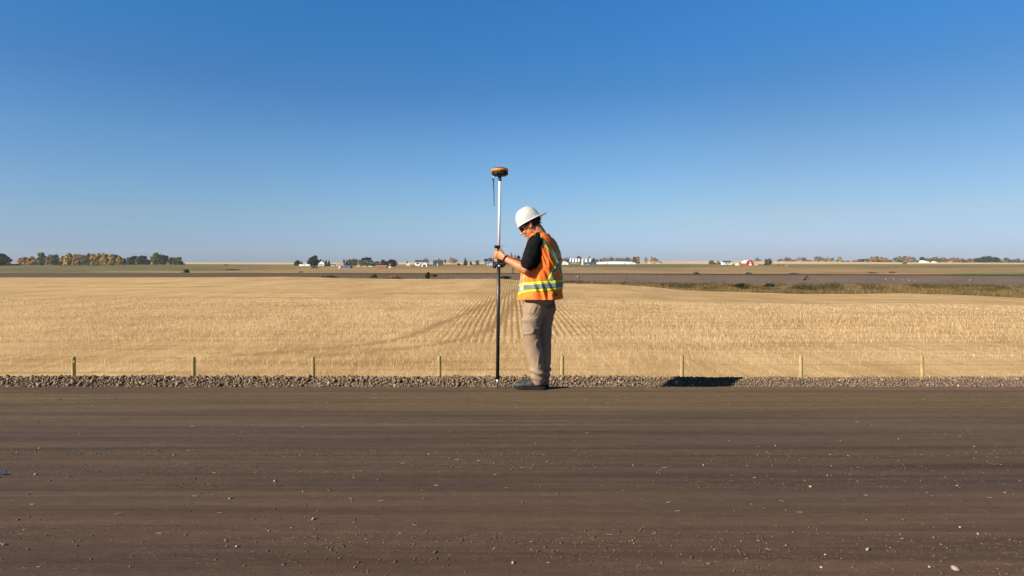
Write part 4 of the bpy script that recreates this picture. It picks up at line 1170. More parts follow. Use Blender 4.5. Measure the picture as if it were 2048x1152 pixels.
bm = bmesh.new(); box(bm, X - W * .16, X + W * .16, d - .15, d - .02, z0, z0 + H * .30); obj('door', bm, WHITE, t_)
bm = bmesh.new(); box(bm, X - W * .07, X + W * .07, d - .15, d - .02, z0 + H * .34, z0 + H * .66); obj('hay_door', bm, WHITE, t_)
# long white arched building
px, d = 1232, depth_for(1232, 528.3); s = d / FPX; z0 = z_at(px, d) - .1
x0, x1 = (1192 - HX) * s, (1272 - HX) * s
t_ = thing('arched_building', 'long low white arched building in front of the bare trees', 'building', ((x0 + x1) / 2, d, z0))
pr = [(-.5, 0.0), (-.5, 0.28)] + [(-.5 * math.cos(a), .28 + .72 * math.sin(a)) for a in np.linspace(0, math.pi, 19)[1:-1]] + [(.5, .28), (.5, 0)]
bm = bmesh.new(); loft(bm, [[Vector(((x0 + x1) / 2 + a * (x1 - x0), y, z0 + b * 5.6 * s)) for a, b in pr] for y in (d, d + 22)]); obj('shell', bm, bmat('white_canvas', (0.76, 0.77, 0.78)), t_)
for q in (.28, .72, .9):
    bm = bmesh.new(); xx = x0 + (x1 - x0) * q; box(bm, xx - .7, xx + .7, d - .1, d - .02, z0, z0 + 2.3); obj('door', bm, bmat('door_grey', (0.2, 0.22, 0.24)), t_)
# silos
for (px, hw, top, base, lab, mt) in [(1119.5, 2.6, 516.5, 527.8, 'white silo half hidden behind the orange vest', WHITE), (1141.3, 2.3, 516, 529, 'white steel silo right of the white gabled shed', SILVER), (1147, 2.3, 516, 528.6, 'white steel silo, second from the white shed', WHITE), (1153, 2.3, 516, 528.2, 'white steel silo, third from the white shed', WHITE), (1158.5, 2.3, 516, 528, 'white steel silo, fourth from the white shed', WHITE), (1165.8, 2.6, 517, 530, 'cream full height silo in the middle of the silo row', CREAM), (1173.3, 2.4, 517, 528.6, 'white steel silo left of the last one', WHITE), (1181, 2.4, 516, 528.6, 'white steel silo farthest right in the row', SILVER)]:
    d = depth_for(px, base); s = d / FPX; z0 = z_at(px, d) - .1; X = (px - HX) * s; H = (base - top) * s; r = hw * s
    t_ = thing('silo', lab, 'silo', (X, d, z0), 'silos in a row')
    full = mt is CREAM
    bm = bmesh.new(); loft(bm, [[Vector((X + r * k * math.cos(a), d + r * k * math.sin(a), z0 + H * zz)) for a in np.linspace(0, 2 * math.pi, 17)[:-1]] for zz, k in ((0 if full else .38, 1 if full else .95), (.45, 1), (.84, 1))]); obj('tank', bm, mt, t_)
    bm = bmesh.new(); loft(bm, [[Vector((X + r * k * math.cos(a), d + r * k * math.sin(a), z0 + H * zz)) for a in np.linspace(0, 2 * math.pi, 17)[:-1]] for zz, k in ((.842, 1.04), (.95, .4), (1.0, .12))]); obj('roof', bm, SILVER if mt is WHITE else WHITE, t_)
    if not full:
        bm = bmesh.new(); loft(bm, [[Vector((X + r * k * math.cos(a), d + r * k * math.sin(a), z0 + H * zz)) for a in np.linspace(0, 2 * math.pi, 17)[:-1]] for zz, k in ((.06, .12), (.10, .16), (.378, .93))]); obj('hopper', bm, BLUE, t_)
        for a in (0.78, 2.35, 3.93, 5.5):
            bm = bmesh.new(); tube(bm, [(X + r * .95 * math.cos(a), d + r * .95 * math.sin(a), z0 - .2), (X + r * .95 * math.cos(a), d + r * .95 * math.sin(a), z0 + H * .42)], [.14, .14], 6); obj('leg', bm, NAVY, t_)
# poles and mast
for (px, top, base, lab, nm, cat, r) in [(1240.5, 516, 528.6, 'thin dark pole in front of the white arched building', 'utility_pole', 'pole', .16), (267.5, 498, 529, 'thin lattice radio mast above the green grove', 'radio_mast', 'mast', .13), (1546, 516, 530, 'thin grey pole right of the green tree by the barn', 'utility_pole', 'pole', .12)]:
    d = depth_for(px, base); s = d / FPX; z0 = z_at(px, d); X = (px - HX) * s; H = (base - top) * s
    bm = bmesh.new(); tube(bm, [(X, d, z0 - .3), (X, d, z0 + H * .5), (X, d, z0 + H)], [r, r * .85, r * .6], 6)
    if cat == 'mast':
        for k in range(12): box(bm, X - .35, X + .35, d - .05, d + .05, z0 + H * (.5 + k * .04), z0 + H * (.5 + k * .04) + .12)
    else: box(bm, X - .9, X + .9, d - .08, d + .08, z0 + H * .9, z0 + H * .9 + .15)
    tag(obj(nm, bm, bmat('weathered_grey', (0.12, 0.11, 0.11))), lab, cat)


def car(label, px, base, ln, hgt, mt, pick=False, cat='car'):
    d = depth_for(px, base); z0 = z_at(px, d); X = (px - HX) * d / FPX
    t_ = thing('parked_car' if not pick else 'pickup_truck', label, cat, (X, d, z0))
    L = ln / 2
    pr = [(-L, .35), (-L, .95), (-L * .55, 1.02), (-L * .30, hgt), (L * (.15 if pick else .6), hgt), (L * (.25 if pick else .85), 1.05), (L, 1.0), (L, .35)]
    bm = bmesh.new(); loft(bm, [[Vector((X + a, y, z0 + b)) for a, b in pr] for y in (d - .9, d + .9)]); obj('body', bm, mt, t_)
    bm = bmesh.new(); box(bm, X - L * .38, X + L * (.1 if pick else .55), d - .92, d - .905, z0 + 1.08, z0 + hgt - .12); obj('window', bm, GLASS, t_)
    for q in (-.62, .62):
        for yy in (-.85, .6):
            bm = bmesh.new(); tube(bm, [(X + L * q, d + yy - .08, z0 + .36), (X + L * q, d + yy + .25, z0 + .36)], [.36, .36], 12, ends=False); obj('wheel', bm, BLACK, t_)
    return t_
car('dark pickup truck parked on the grass below the big dark tree', 629, 537, 5.6, 1.9, bmat('dark_blue_paint', (0.03, 0.045, 0.07), .4), True, 'pickup')
car('black pickup truck alone on the grass at left', 452, 531.3, 5.6, 1.9, BLACK, True, 'pickup')
for k, (px, b, mt, lab) in enumerate([(716.5, 533.6, WHITE, 'white car left of the others below the pale willow'), (729, 534.2, SILVER, 'silver car parked below the pale willow'), (741, 534, WHITE, 'white car nearest the red brown shed'), (817, 532, WHITE, 'white car in front of the small white shed'), (826.5, 533.8, bmat('maroon_paint', (.16, .05, .05), .4), 'maroon car left of the large white house'), (861, 532.2, BLACK, 'black car between the white and the teal house'), (1512.5, 531, WHITE, 'white car right of the red barn'), (937, 531.3, WHITE, 'white car beside the tall spruce')]):
    car(lab, px, b, 4.6, 1.5, mt)


def cow(label, px, base, mt, flip=1):
    d = depth_for(px, base); z0 = z_at(px, d); X = (px - HX) * d / FPX
    bm = bmesh.new(); f_ = flip
    tube(bm, [(X - .85 * f_, d, z0 + 1.12), (X - .4 * f_, d, z0 + 1.0), (X + .35 * f_, d, z0 + 1.0), (X + .8 * f_, d, z0 + 1.08)], [.3, .42, .42, .34], 12)
    tube(bm, [(X + .75 * f_, d, z0 + 1.15), (X + 1.1 * f_, d, z0 + .8), (X + 1.25 * f_, d, z0 + .35)], [.26, .2, .13], 10)
    tube(bm, [(X + 1.15 * f_, d, z0 + .5), (X + 1.32 * f_, d, z0 + .12)], [.17, .10], 10)
    for q, yy in ((-.7, -.2), (-.6, .2), (.6, -.2), (.7, .2)):
        tube(bm, [(X + q * f_, d + yy, z0 + .9), (X + (q + .04) * f_, d + yy, z0 + .45), (X + q * f_, d + yy, z0 + .0)], [.17, .09, .08], 8)
    tube(bm, [(X - .95 * f_, d, z0 + 1.2), (X - 1.05 * f_, d, z0 + .5)], [.05, .05], 6)
    me = voxel(bm, .06, 2)
    return tag(finish('cow', me, mt, None, True), label, 'cow', 'cattle right of the barn')
cow('black cow grazing, leftmost of the cattle right of the barn', 1557.5, 531.3, BLACK, -1)
cow('black cow grazing, second of the cattle right of the barn', 1566, 530.9, BLACK)
cow('black cow close behind its neighbour, third of the cattle', 1571, 530.6, BLACK, -1)
cow('white cow grazing, rightmost of the cattle right of the barn', 1572.5, 532.0, bmat('white_hide', (0.6, 0.57, 0.52)), 1)

# ------------------------------------------------------------------ THE WORKER
YC = 5.82
Fv = Vector((-0.921, 0.391, 0)); Lv = Vector((-0.391, -0.921, 0)); UP = Vector((0, 0, 1))
person = thing('person', 'worker in white hard hat, orange safety vest and tan trousers reading the survey pole', 'person', (0.27, YC, 0))

m = M('skin', 0.5, 0, 0.35)
f = m.noise(14, 4, 0.6, m.coord()); f2 = m.noise(60, 3, 0.5, m.coord())
c = m.ramp(f, [(0.3, (0.38, 0.155, 0.068)), (0.7, (0.47, 0.205, 0.095))])
m.color(m.mix(1.0, c, m.ramp(f2, [(0.3, 0.92), (0.7, 1.06)]), 'MULTIPLY'))
m.b.inputs['Subsurface Weight'].default_value = 0.08; m.b.inputs['Subsurface Radius'].default_value = (0.02, 0.008, 0.004)
m.bump(f2, 0.15, 0.002)
SKIN = m.m

# head frame
pit = R(35)
FH = Vector((-0.992, 0.122, 0)); LH = Vector((-0.122, -0.992, 0))      # the head is turned a little towards the road
hf = (FH * math.cos(pit) - UP * math.sin(pit)).normalized()
hu = (UP * math.cos(pit) + FH * math.sin(pit)).normalized()
hl = LH
HC = P(1058.5, 450.5, YC)
def H(f_, l_, u_): return HC + hf * f_ + hl * l_ + hu * u_

def Cz(z):   # torso axis
    px = float(np.interp(z, [0.85, 0.95, 1.1, 1.22, 1.33, 1.42, 1.48, 1.53], [1080, 1081, 1083, 1084.5, 1084, 1082, 1080, 1077]))
    return Vector(((px - HX) * YC / FPX, YC, z))
SHL = Cz(1.40) + Lv * 0.165; SHR = Cz(1.40) - Lv * 0.185
ELB = P(1051, 540, 5.615); WRI = P(1013, 518.5, 5.715)
ELR = P(1058, 538, 5.99); WRR = P(1012, 514.5, 5.905)
YP = 5.80
PB = P(995, 768, YP); PT = P(999.6, 352, YP)
def pole_at(z):
    t_ = (z - PB.z) / (PT.z - PB.z); return PB + (PT - PB) * t_
def zrow(py, y=YP): return CAMZ + (HY - py) * y / FPX

bm = bmesh.new()
# head
ball(bm, H(-.012, 0, .022), hf * .100, hl * .079, hu * .102, 24, 16)
ball(bm, H(.028, 0, -.052), hf * .064, hl * .058, hu * .066, 20, 12)
ball(bm, H(.072, 0, -.094), hf * .024, hl * .026, hu * .022)
ball(bm, H(.062, .030, -.030), hf * .03, hl * .028, hu * .028); ball(bm, H(.062, -.030, -.030), hf * .03, hl * .028, hu * .028)
ball(bm, H(.074, 0, .030), hf * .022, hl * .055, hu * .016)           # brow
tube(bm, [H(.088, 0, .018), H(.103, 0, -.006), H(.114, 0, -.026)], [.010, .011, .0135], 10)
ball(bm, H(.100, .012, -.030), hf * .012, hl * .009, hu * .009); ball(bm, H(.100, -.012, -.030), hf * .012, hl * .009, hu * .009)
ball(bm, H(.088, 0, -.055), hf * .012, hl * .024, hu * .007); ball(bm, H(.086, 0, -.067), hf * .012, hl * .021, hu * .008)
for sgn in (1, -1):
    ball(bm, H(-.012, .079 * sgn, -.004), (hf * .020 - hl * .010 * sgn), hl * .007, hu * .033)
    tube(bm, [H(.006, .082 * sgn, .012), H(-.004, .087 * sgn, .026), H(-.022, .090 * sgn, .022), H(-.030, .090 * sgn, .0), H(-.020, .085 * sgn, -.022), H(-.006, .081 * sgn, -.032)], [.0055, .006, .006, .006, .006, .008], 8)
# neck and torso core
tube(bm, [H(-.030, 0, -.03), H(-.040, 0, -.085), Cz(1.47) - Fv * .012, Cz(1.40)], [.062, .059, .066, .09], 18)
tube(bm, [Cz(1.43) + Lv * .15 , Cz(1.46), Cz(1.43) - Lv * .15], [.05, .065, .05], 14)
tube(bm, [Cz(1.42), Cz(1.25), Cz(1.05), Cz(.92)], [(.11, .15), (.115, .155), (.105, .14), (.115, .15)], 18, ref=Fv)
tube(bm, [SHL + UP * .01, SHL.lerp(ELB, .3), SHL.lerp(ELB, .6), ELB], [.062, .054, .049, .041], 14)
tube(bm, [SHR + UP * .01, SHR.lerp(ELR, .3), SHR.lerp(ELR, .6), ELR], [.062, .054, .049, .041], 14)
for E_, W_, sg in ((ELB, WRI, -1), (ELR, WRR, 1)):
    tube(bm, [E_, E_.lerp(W_, .22) + UP * .006, E_.lerp(W_, .5) + UP * .003, E_.lerp(W_, .8), W_], [.042, .046, .041, .032, (.030, .026)], 14)
# legs inside the trousers
LEGN = [(1071, 612, 5.76, .09), (1066, 668, 5.75, .062), (1073, 730, 5.765, .05), (1078, 762, 5.765, .036)]
LEGF = [(1090, 612, 5.885, .085), (1088, 668, 5.885, .058), (1087.5, 730, 5.88, .046), (1088, 760, 5.88, .034)]
for LG in (LEGN, LEGF):
    tube(bm, [Cz(.93)] + [P(a, b, y) for a, b, y, r in LG], [.10] + [q[3] for q in LG], 14)
# hands
def hand(W_, A, side, spread=1.0):
    """fist round a vertical bar at A; side -1: back of hand towards the camera"""
    s = side
    V3 = lambda x, y, z: A + Vector((x, y * -s, z))
    # palm
    palm = V3(.004, -.036, -.002)
    tube(bm, [W_, W_.lerp(palm, .5) + Vector((0, 0, .002)), palm, V3(-.024, -.033, 0)], [(.029, .024), (.036, .021), (.042, .017), (.040, .014)], 14, ref=UP)
    for k, (dz, r, q) in enumerate(((.031, .0098, 1.0), (.0105, .0102, 1.08), (-.0105, .0098, 1.03), (-.030, .0086, .9))):
        tube(bm, [V3(-.010, -.034, dz), V3(-.034 * q, -.030, dz + .001), V3(-.041 * q, -.008, dz), V3(-.027 * q, .019, dz - .002), V3(-.002, .0265, dz - .002), V3(.013 * q, .022, dz - .002)], [r * 1.05, r * 1.12, r, r * .98, r * .9, r * .75], 10)
    tube(bm, [W_.lerp(palm, .55) + Vector((0, -.004 * -s, .022)), V3(.014, -.020, .050), V3(-.004, .002, .056), V3(-.022, .012, .050)], [.015, .0135, .011, .009], 10)
AH = pole_at(zrow(509.5)); hand(WRI, AH, -1)
CT = P(1000, 526.5, 5.90)       # controller centre
AR = P(999, 521.5, 5.885); hand(WRR, AR, 1)
body = voxel(bm, 0.0042, 3, .45)
def skin_d(p, n): return .0012 * nz(p[0] * 38, p[1] * 38, p[2] * 38)
displace(body, skin_d)
finish('body', body, SKIN, person, True)

# eyes behind the glasses
EYE = simple('eye_white', (0.7, 0.68, 0.65), .2)
for sg in (1, -1):
    bm = bmesh.new(); ball(bm, H(.078, .031 * sg, .006), hf * .012, hl * .012, hu * .011); obj('eye', bm, EYE, person, True)

# hair
HAIR = island('black_hair', [(0, (0.006, 0.005, 0.005)), (0.7, (0.014, 0.012, 0.011)), (1, (0.03, 0.025, 0.022))], .55, None, .4)
bm = bmesh.new()
ball(bm, H(-.018, 0, .024), hf * .106, hl * .086, hu * .104, 32, 22)
dl = [v for v in bm.verts if ((v.co - HC).dot(hf) > .035 and (v.co - HC).dot(hu) < .05) or (v.co - HC).dot(hu) < -.058 or ((v.co - HC).dot(hf) > -.020 and (v.co - HC).dot(hu) < .024)]
bmesh.ops.delete(bm, geom=dl, context='VERTS')
for v in bm.verts:
    q = v.co * 60; v.co += (v.co - HC).normalized() * .004 * mnoise.noise(q)
rr_ = random.Random(5)
for i in range(420):      # locks at the back and sides
    a = rr_.uniform(1.25, 5.03); b = rr_.uniform(-.062, .035)
    if abs(a - math.pi) > 1.15 and b < -.02: continue
    k = math.sqrt(max(.1, 1 - (b / .115) ** 2))
    p0 = H(-.018 + .100 * k * math.cos(a), .082 * k * math.sin(a), .018 + b)
    o_ = (hf * math.cos(a) + hl * math.sin(a)).normalized()
    ln = rr_.uniform(.012, .034); tip = p0 + o_ * ln * rr_.uniform(.25, .8) - hu * ln * rr_.uniform(.3, .9) + hl * rr_.uniform(-.006, .006)
    s_ = (tip - p0).cross(o_).normalized() * .0045
    bm.faces.new([bm.verts.new(x) for x in (p0 - s_, p0 + s_, tip)])
tuft = H(-.108, .012, -.005)
for i in range(60):
    p0 = tuft + Vector((rr_.uniform(-.012, .012), rr_.uniform(-.03, .03), rr_.uniform(-.018, .018)))
    tip = p0 - hf * rr_.uniform(.008, .03) + UP * rr_.uniform(-.014, .010)
    s_ = Vector((0, .35, 1)).normalized() * .004
    bm.faces.new([bm.verts.new(x) for x in (p0 - s_, p0 + s_, tip)])
obj('hair', bm, HAIR, person)

# hard hat worn back to front
m = M('hard_hat_shell', .3, 0, .5); m.color((0.80, 0.80, 0.79)); m.bump(m.noise(30, 3, .5, m.coord()), .05, .002); HATM = m.m
r_ang = R(28)
ax = (-FH * math.cos(r_ang) + UP * math.sin(r_ang)).normalized()      # towards the peak (backwards, rising)
an = (UP * math.cos(r_ang) + FH * math.sin(r_ang)).normalized()
HO = P(1058.0, 443.0, YC)
bm = bmesh.new(); N_ = 48
def domept(a, t_, o_=0.0):
    ca, sa = math.cos(a), math.sin(a)
    la, lb, lh = .123 + o_, .106 + o_, .141 + o_
    c_ = math.cos(t_ * math.pi / 2) ** .86; s_ = math.sin(t_ * math.pi / 2) ** .95
    ridge = .007 * math.exp(-((sa) / .16) ** 2) * math.sin(min(1, t_ * 1.6) * math.pi / 2)
    return HO + ax * la * ca * c_ + LH * lb * sa * c_ + an * (lh * s_ + ridge)
rs = []
for t_ in np.linspace(0, .985, 20): rs.append([domept(2 * math.pi * i / N_, t_) for i in range(N_)])
loft(bm, rs, False); bm.faces.new([v for v in bm.verts][-N_:])
bmesh.ops.solidify(bm, geom=bm.faces[:], thickness=.003)
hat = obj('hard_hat', bm, HATM, person, True)
# rim lip and peak
bm = bmesh.new(); inn, out, low = [], [], []
for i in range(N_):
    a = 2 * math.pi * i / N_; ca = math.cos(a)
    k = max(0, ca) ** 2.2
    ext = .007 + .060 * k
    p = domept(a, 0)
    o_ = (ax * ca / .128 + LH * math.sin(a) / .109).normalized()
    dr = -an * (.001 + .004 * k)
    inn.append(p - o_ * .004 + an * .002); out.append(p + o_ * ext + dr); low.append(p + o_ * ext + dr - an * .004)
low2 = [p - an * .006 for p in inn]
V4 = [[bm.verts.new(p) for p in q] for q in (inn, out, low, low2)]
for q in range(4):
    A_, B_ = V4[q], V4[(q + 1) % 4]
    for i in range(N_):
        j = (i + 1) % N_; bm.faces.new((A_[i], A_[j], B_[j], B_[i]))
obj('peak', bm, HATM, hat, True)
bm = bmesh.new()      # headband seen under the rim
rs = [[HO + ax * .103 * math.cos(a) + LH * .092 * math.sin(a) + an * z for a in np.linspace(0, 2 * math.pi, 33)[:-1]] for z in (-.020, .012)]
loft(bm, rs, False); bmesh.ops.solidify(bm, geom=bm.faces[:], thickness=.003)
obj('headband', bm, simple('headband_black', (0.015, 0.015, 0.016), .6), hat, True)

# safety glasses
GLS = M('dark_lens', .08, 0, .6); GLS.color((0.012, 0.013, 0.016)); GLS = GLS.m
gl = None
bm = bmesh.new()
for sg in (1, -1):
    rs = []
    for q in np.linspace(0, 1, 7):
        a = q * 1.15
        x, l_ = .085 + .016 * math.cos(a) , .010 + .058 * math.sin(a)
        hh = .021 * (1 - .35 * abs(q - .4))
        rs.append((H(x - .028 * q * q, l_ * sg, .010 + hh), H(x - .028 * q * q + .003, l_ * sg, .008), H(x - .028 * q * q, l_ * sg, .006 - hh)))
    vs = [[bm.verts.new(p) for p in r] for r in rs]
    for A_, B_ in zip(vs, vs[1:]):
        for i in range(2): bm.faces.new((A_[i], A_[i + 1], B_[i + 1], B_[i]))
bmesh.ops.solidify(bm, geom=bm.faces[:], thickness=.003)
gl = obj('glasses', bm, GLS, person, True)
for sg in (1, -1):
    bm = bmesh.new(); tube(bm, [H(.070, .074 * sg, .013), H(.035, .084 * sg, .013), H(-.006, .086 * sg, .013), H(-.026, .086 * sg, .002)], [(.0075, .0025), (.0065, .0025), (.005, .0025), (.004, .0025)], 8, ref=hu)
    obj('temple_arm', bm, simple('glasses_frame', (0.01, 0.01, 0.011), .4), gl, True)

# ---- trousers
m = M('tan_canvas', .9, 0, .12)
f = m.noise(300, 3, .6, m.coord((1, 1, .6))); f2 = m.noise(9, 4, .6, m.coord())
c = m.ramp(f2, [(.3, (0.235, 0.166, 0.111)), (.7, (0.30, 0.217, 0.15))])
m.color(m.mix(1.0, c, m.ramp(f, [(.3, .86), (.7, 1.1)]), 'MULTIPLY')); m.bump(f2, .35, .01); TANM = m.m
bm = bmesh.new()
tube(bm, [Cz(.955), Cz(.90), Cz(.845), Cz(.80)], [(.135, .165), (.142, .168), (.146, .165), (.128, .15)], 24, ref=Fv)
NEAR = [(1071.5, 612, 5.775, .118), (1067, 628, 5.765, .112), (1064, 642, 5.755, .102), (1063, 658, 5.75, .090), (1064.5, 674, 5.75, .080), (1068, 692, 5.755, .075), (1071.5, 712, 5.76, .0735), (1074, 730, 5.765, .071), (1075, 744, 5.765, .070), (1076, 754, 5.765, .066), (1077, 761, 5.765, .060)]
FARL = [(1090, 612, 5.875, .108), (1089, 628, 5.88, .098), (1088, 642, 5.885, .086), (1087, 660, 5.885, .079), (1086.5, 680, 5.885, .076), (1087, 700, 5.885, .073), (1087.5, 722, 5.88, .068), (1087.5, 742, 5.88, .062), (1088, 754, 5.88, .054), (1088, 764, 5.88, .05)]
for LG in (NEAR, FARL):
    tube(bm, [P(a, b, y) for a, b, y, r in LG], [r for *_, r in LG], 20)
tr = voxel(bm, .006, 5, .5)
def fold(v): return math.exp(-(v / .17) ** 2) - .35
def tro_d(p, n):
    z = p[2]; x = p[0]; y = p[1]
    d_ = .0035 * nz(x * 9, y * 9, z * 5)
    knee = math.exp(-((z - .56) / .13) ** 2)
    d_ += knee * .0085 * fold(nz(x * 8 + z * 6, y * 5, z * 8 - x * 6))
    up_ = math.exp(-((z - .76) / .12) ** 2)
    d_ += up_ * .0085 * fold(nz(x * 7 - z * 7, y * 6, z * 4 + x * 5 + 4))
    cuff = math.exp(-((z - .155) / .060) ** 2)
    d_ += cuff * .0085 * math.sin(z * 92 + 3.4 * nz(x * 9, y * 9, 3) + x * 26 + y * 14) + cuff * .007
    low_ = math.exp(-((z - .33) / .12) ** 2)
    d_ += low_ * .006 * fold(nz(x * 8 + z * 3, y * 6, z * 5 - x * 6 + 9))
    return d_
displace(tr, tro_d)
tro = finish('trousers', tr, TANM, person, True)
# back pocket flap and seams
def surf(o, org, dirv):
    return None
bm = bmesh.new()
pc = Cz(.795) - Fv * .126 + Lv * .062
dn = (-Fv * .8 + Lv * .55).normalized(); sx = UP.cross(dn).normalized()
vv = [bm.verts.new(pc + sx * a + UP * b + dn * c_) for a, b, c_ in ((-.05, .055, -.004), (.05, .055, -.004), (.048, -.008, .003), (-.048, -.008, .003))]
bm.faces.new(vv); bmesh.ops.solidify(bm, geom=bm.faces[:], thickness=.006)
obj('pocket_flap', bm, TANM, tro)

# ---- boots
LEA = M('grey_leather', .62, 0, .3)
f = LEA.noise(28, 5, .6, LEA.coord()); LEA.color(LEA.ramp(f, [(.3, (0.022, 0.022, 0.020)), (.6, (0.050, 0.050, 0.043)), (.8, (0.115, 0.11, 0.092))])); LEA.bump(f, .3, .004); LEA = LEA.m
SOLE = simple('boot_sole', (0.010, 0.010, 0.010), .85)
def boot(heel, toe):
    heel, toe = Vector(heel), Vector(toe)
    d_ = (toe - heel); Ln = d_.length; d_ = d_.normalized(); sdv = Vector((-d_.y, d_.x, 0))
    st = [(0.0, .020, .055), (.03, .031, .088), (.10, .039, .125), (.20, .042, .132), (.32, .042, .126), (.43, .042, .102), (.56, .045, .079), (.70, .051, .076), (.83, .050, .073), (.92, .042, .066), (.98, .027, .050), (1.0, .010, .034)]
    bm = bmesh.new(); rs = []
    for s, w_, h_ in st:
        b = heel + d_ * Ln * s; r = []
        off = sdv * (.006 * math.sin(s * 3.14))
        for i in range(16):
            a = 2 * math.pi * i / 16
            x = math.cos(a); z = math.sin(a)
            zz = .022 + (h_ - .022) * (.5 + .5 * math.copysign(abs(z) ** .8, z))
            ww = w_ * math.copysign(abs(x) ** .75, x) * (1 if z < 0 else (1 - .32 * z * (1 if s > .4 else .25)))
            r.append(b + off + sdv * ww + UP * zz)
        rs.append(r)
    loft(bm, rs)
    up_ = voxel(bm, .005, 3, .5)
    displace(up_, lambda p, n: .0022 * nz(p[0] * 40, p[1] * 30, p[2] * 50))
    bo = finish('boot', up_, LEA, person, True)
    bm = bmesh.new(); o1 = []
    for s, w_, h_ in st: o1.append(heel + d_ * Ln * (s * 1.015 - .006) + sdv * (w_ + .001))
    o2 = [heel + d_ * Ln * (s * 1.015 - .006) - sdv * (w_ + .001) for s, w_, h_ in st[::-1]]
    ol = o1 + o2
    toe_up = lambda p: .010 * max(0, ((p - heel).dot(d_) / Ln - .8) / .2) ** 2
    loft(bm, [[Vector((p.x, p.y, .001 + toe_up(p))) for p in ol], [Vector((p.x, p.y, .026 + toe_up(p))) for p in ol], [Vector((p.x, p.y, .031 + toe_up(p))).lerp(heel + d_ * Ln * .5 + UP * .031, .03) for p in ol]])
    obj('sole', bm, SOLE, bo)
    return bo
boot(P(1091, 775, 5.765).xy.to_3d(), P(1028.5, 775, 5.80).xy.to_3d())
boot(P(1097.5, 775, 5.875).xy.to_3d(), P(1037, 775, 5.90).xy.to_3d())

# ---- t-shirt
m = M('black_cotton', .9, 0, .1); f = m.noise(20, 4, .6, m.coord()); m.color(m.ramp(f, [(.3, (.0045, .0045, .0055)), (.7, (.009, .009, .011))])); m.bump(f, .4, .01); SHIRT = m.m
bm = bmesh.new()
tube(bm, [Cz(1.435), Cz(1.38), Cz(1.25), Cz(1.10), Cz(.98)], [(.084, .130), (.112, .160), (.134, .168), (.135, .162), (.135, .162)], 20, ref=Fv)
tube(bm, [Cz(1.41) + Lv * .155, Cz(1.455) + Lv * .06, Cz(1.455) - Lv * .06, Cz(1.41) - Lv * .155], [.066, .06, .06, .066], 16)
tube(bm, [Cz(1.45), Cz(1.492) - Fv * .006], [.078, .067], 18, ends=False)
for S_, E_ in ((SHL, ELB), (SHR, ELR)):
    d_ = (E_ - S_).normalized()
    tube(bm, [S_ - d_ * .012, S_ + d_ * .07, S_ + d_ * .14, S_ + d_ * .205, S_ + d_ * .222], [.077, .077, .071, .071, .066], 18, ends=True)
sh = voxel(bm, .006, 5, .5)
def shirt_d(p, n):
    q = Vector(p); d1 = (q - SHL.lerp(ELB, .55)).length
    k = math.exp(-(d1 / .16) ** 2)
    return .004 * nz(p[0] * 9, p[1] * 9, p[2] * 9) + k * .006 * (1 - abs(nz(p[0] * 12, p[1] * 8, p[2] * 12)) * 2.6)
displace(sh, shirt_d)
finish('t_shirt', sh, SHIRT, person, True)

# ---- vest
VZ = [0.868, 0.90, 0.95, 1.02, 1.12, 1.22, 1.31, 1.37, 1.41, 1.44, 1.462, 1.482, 1.498]
VA = [.192, .190, .183, .176, .172, .171, .158, .140, .124, .109, .097, .086, .076]
VB = [.196, .194, .190, .184, .180, .184, .192, .197, .192, .174, .146, .112, .086]
def vest_fold(phi, z):
    k = .55 + .45 * math.cos(phi - 1.6)
    d_ = .010 * nz(2.2 * math.cos(phi), 2.2 * math.sin(phi), z * 4.5)
    s1 = z * 13 + 4.4 * phi
    f1 = 1 - abs(nz(s1 * .55, phi * 1.1 - z * 2.0, 2.2)) * 2.4
    lower = 1 / (1 + math.exp((z - 1.33) / .04))
    d_ += .021 * f1 * lower
    d_ += .012 * math.exp(-((z - .875) / .05) ** 2) * math.sin(phi * 5 + 1.1)
    d_ += .008 * math.exp(-((z - 1.02) / .05) ** 2)
    return d_
def vest_pt(u, z, off=0.0):
    phi = 2 * math.pi * u
    a, b = float(np.interp(z, VZ, VA)), float(np.interp(z, VZ, VB))
    c_, s_ = math.cos(phi), math.sin(phi)
    e = .88
    hx = math.copysign(abs(c_) ** e, c_); hy = math.copysign(abs(s_) ** e, s_)
    n_ = (Fv * (c_ / a) + Lv * (s_ / b)).normalized()
    tilt = float(np.interp(z, [1.3, 1.40, 1.5], [0, .5, 1.2]))
    nn = (n_ + UP * tilt).normalized()
    ctr = Cz(z) - Fv * (.004 * math.exp(-((z - 1.36) / .12) ** 2))
    front = max(0, c_) ** 2
    sag = -.018 * front * math.exp(-((z - .87) / .08) ** 2)
    return ctr + Fv * a * hx + Lv * b * hy + UP * sag + nn * (off + vest_fold(phi, z))
def in_hole(u, z):
    for uc in (.235, .765):
        du = (u - uc + .5) % 1 - .5
        if uc > .5: du = -du
        # du>0 = towards the back
        w_ = .066 if du > 0 else .12
        hz = (z - 1.325) / (.108 if z > 1.325 else .165)
        if (du / w_) ** 2 + hz ** 2 < 1: return True
    return False
m = M('orange_mesh_fabric', .75, 0, .2)
f = m.noise(14, 4, .6, m.coord()); f3 = m.noise(260, 2, .5, m.coord())
c = m.ramp(f, [(.3, (.94, .17, .022)), (.7, (1.0, .255, .045))])
m.color(m.mix(1.0, c, m.ramp(f3, [(.35, .88), (.65, 1.06)]), 'MULTIPLY')); m.bump(f, .35, .012)
t_ = m.n('ShaderNodeBsdfTranslucent'); m.l(c, t_.inputs['Color']); s_ = m.n('ShaderNodeMixShader', i_0=.12)
m.l(m.b.outputs[0], s_.inputs[1]); m.l(t_.outputs[0], s_.inputs[2]); m.l(s_.outputs[0], m.nt.nodes['Material Output'].inputs['Surface'])
ORG = m.m
LIME = simple('lime_tape', (.52, .74, .030), .65, 0, .08, 20)
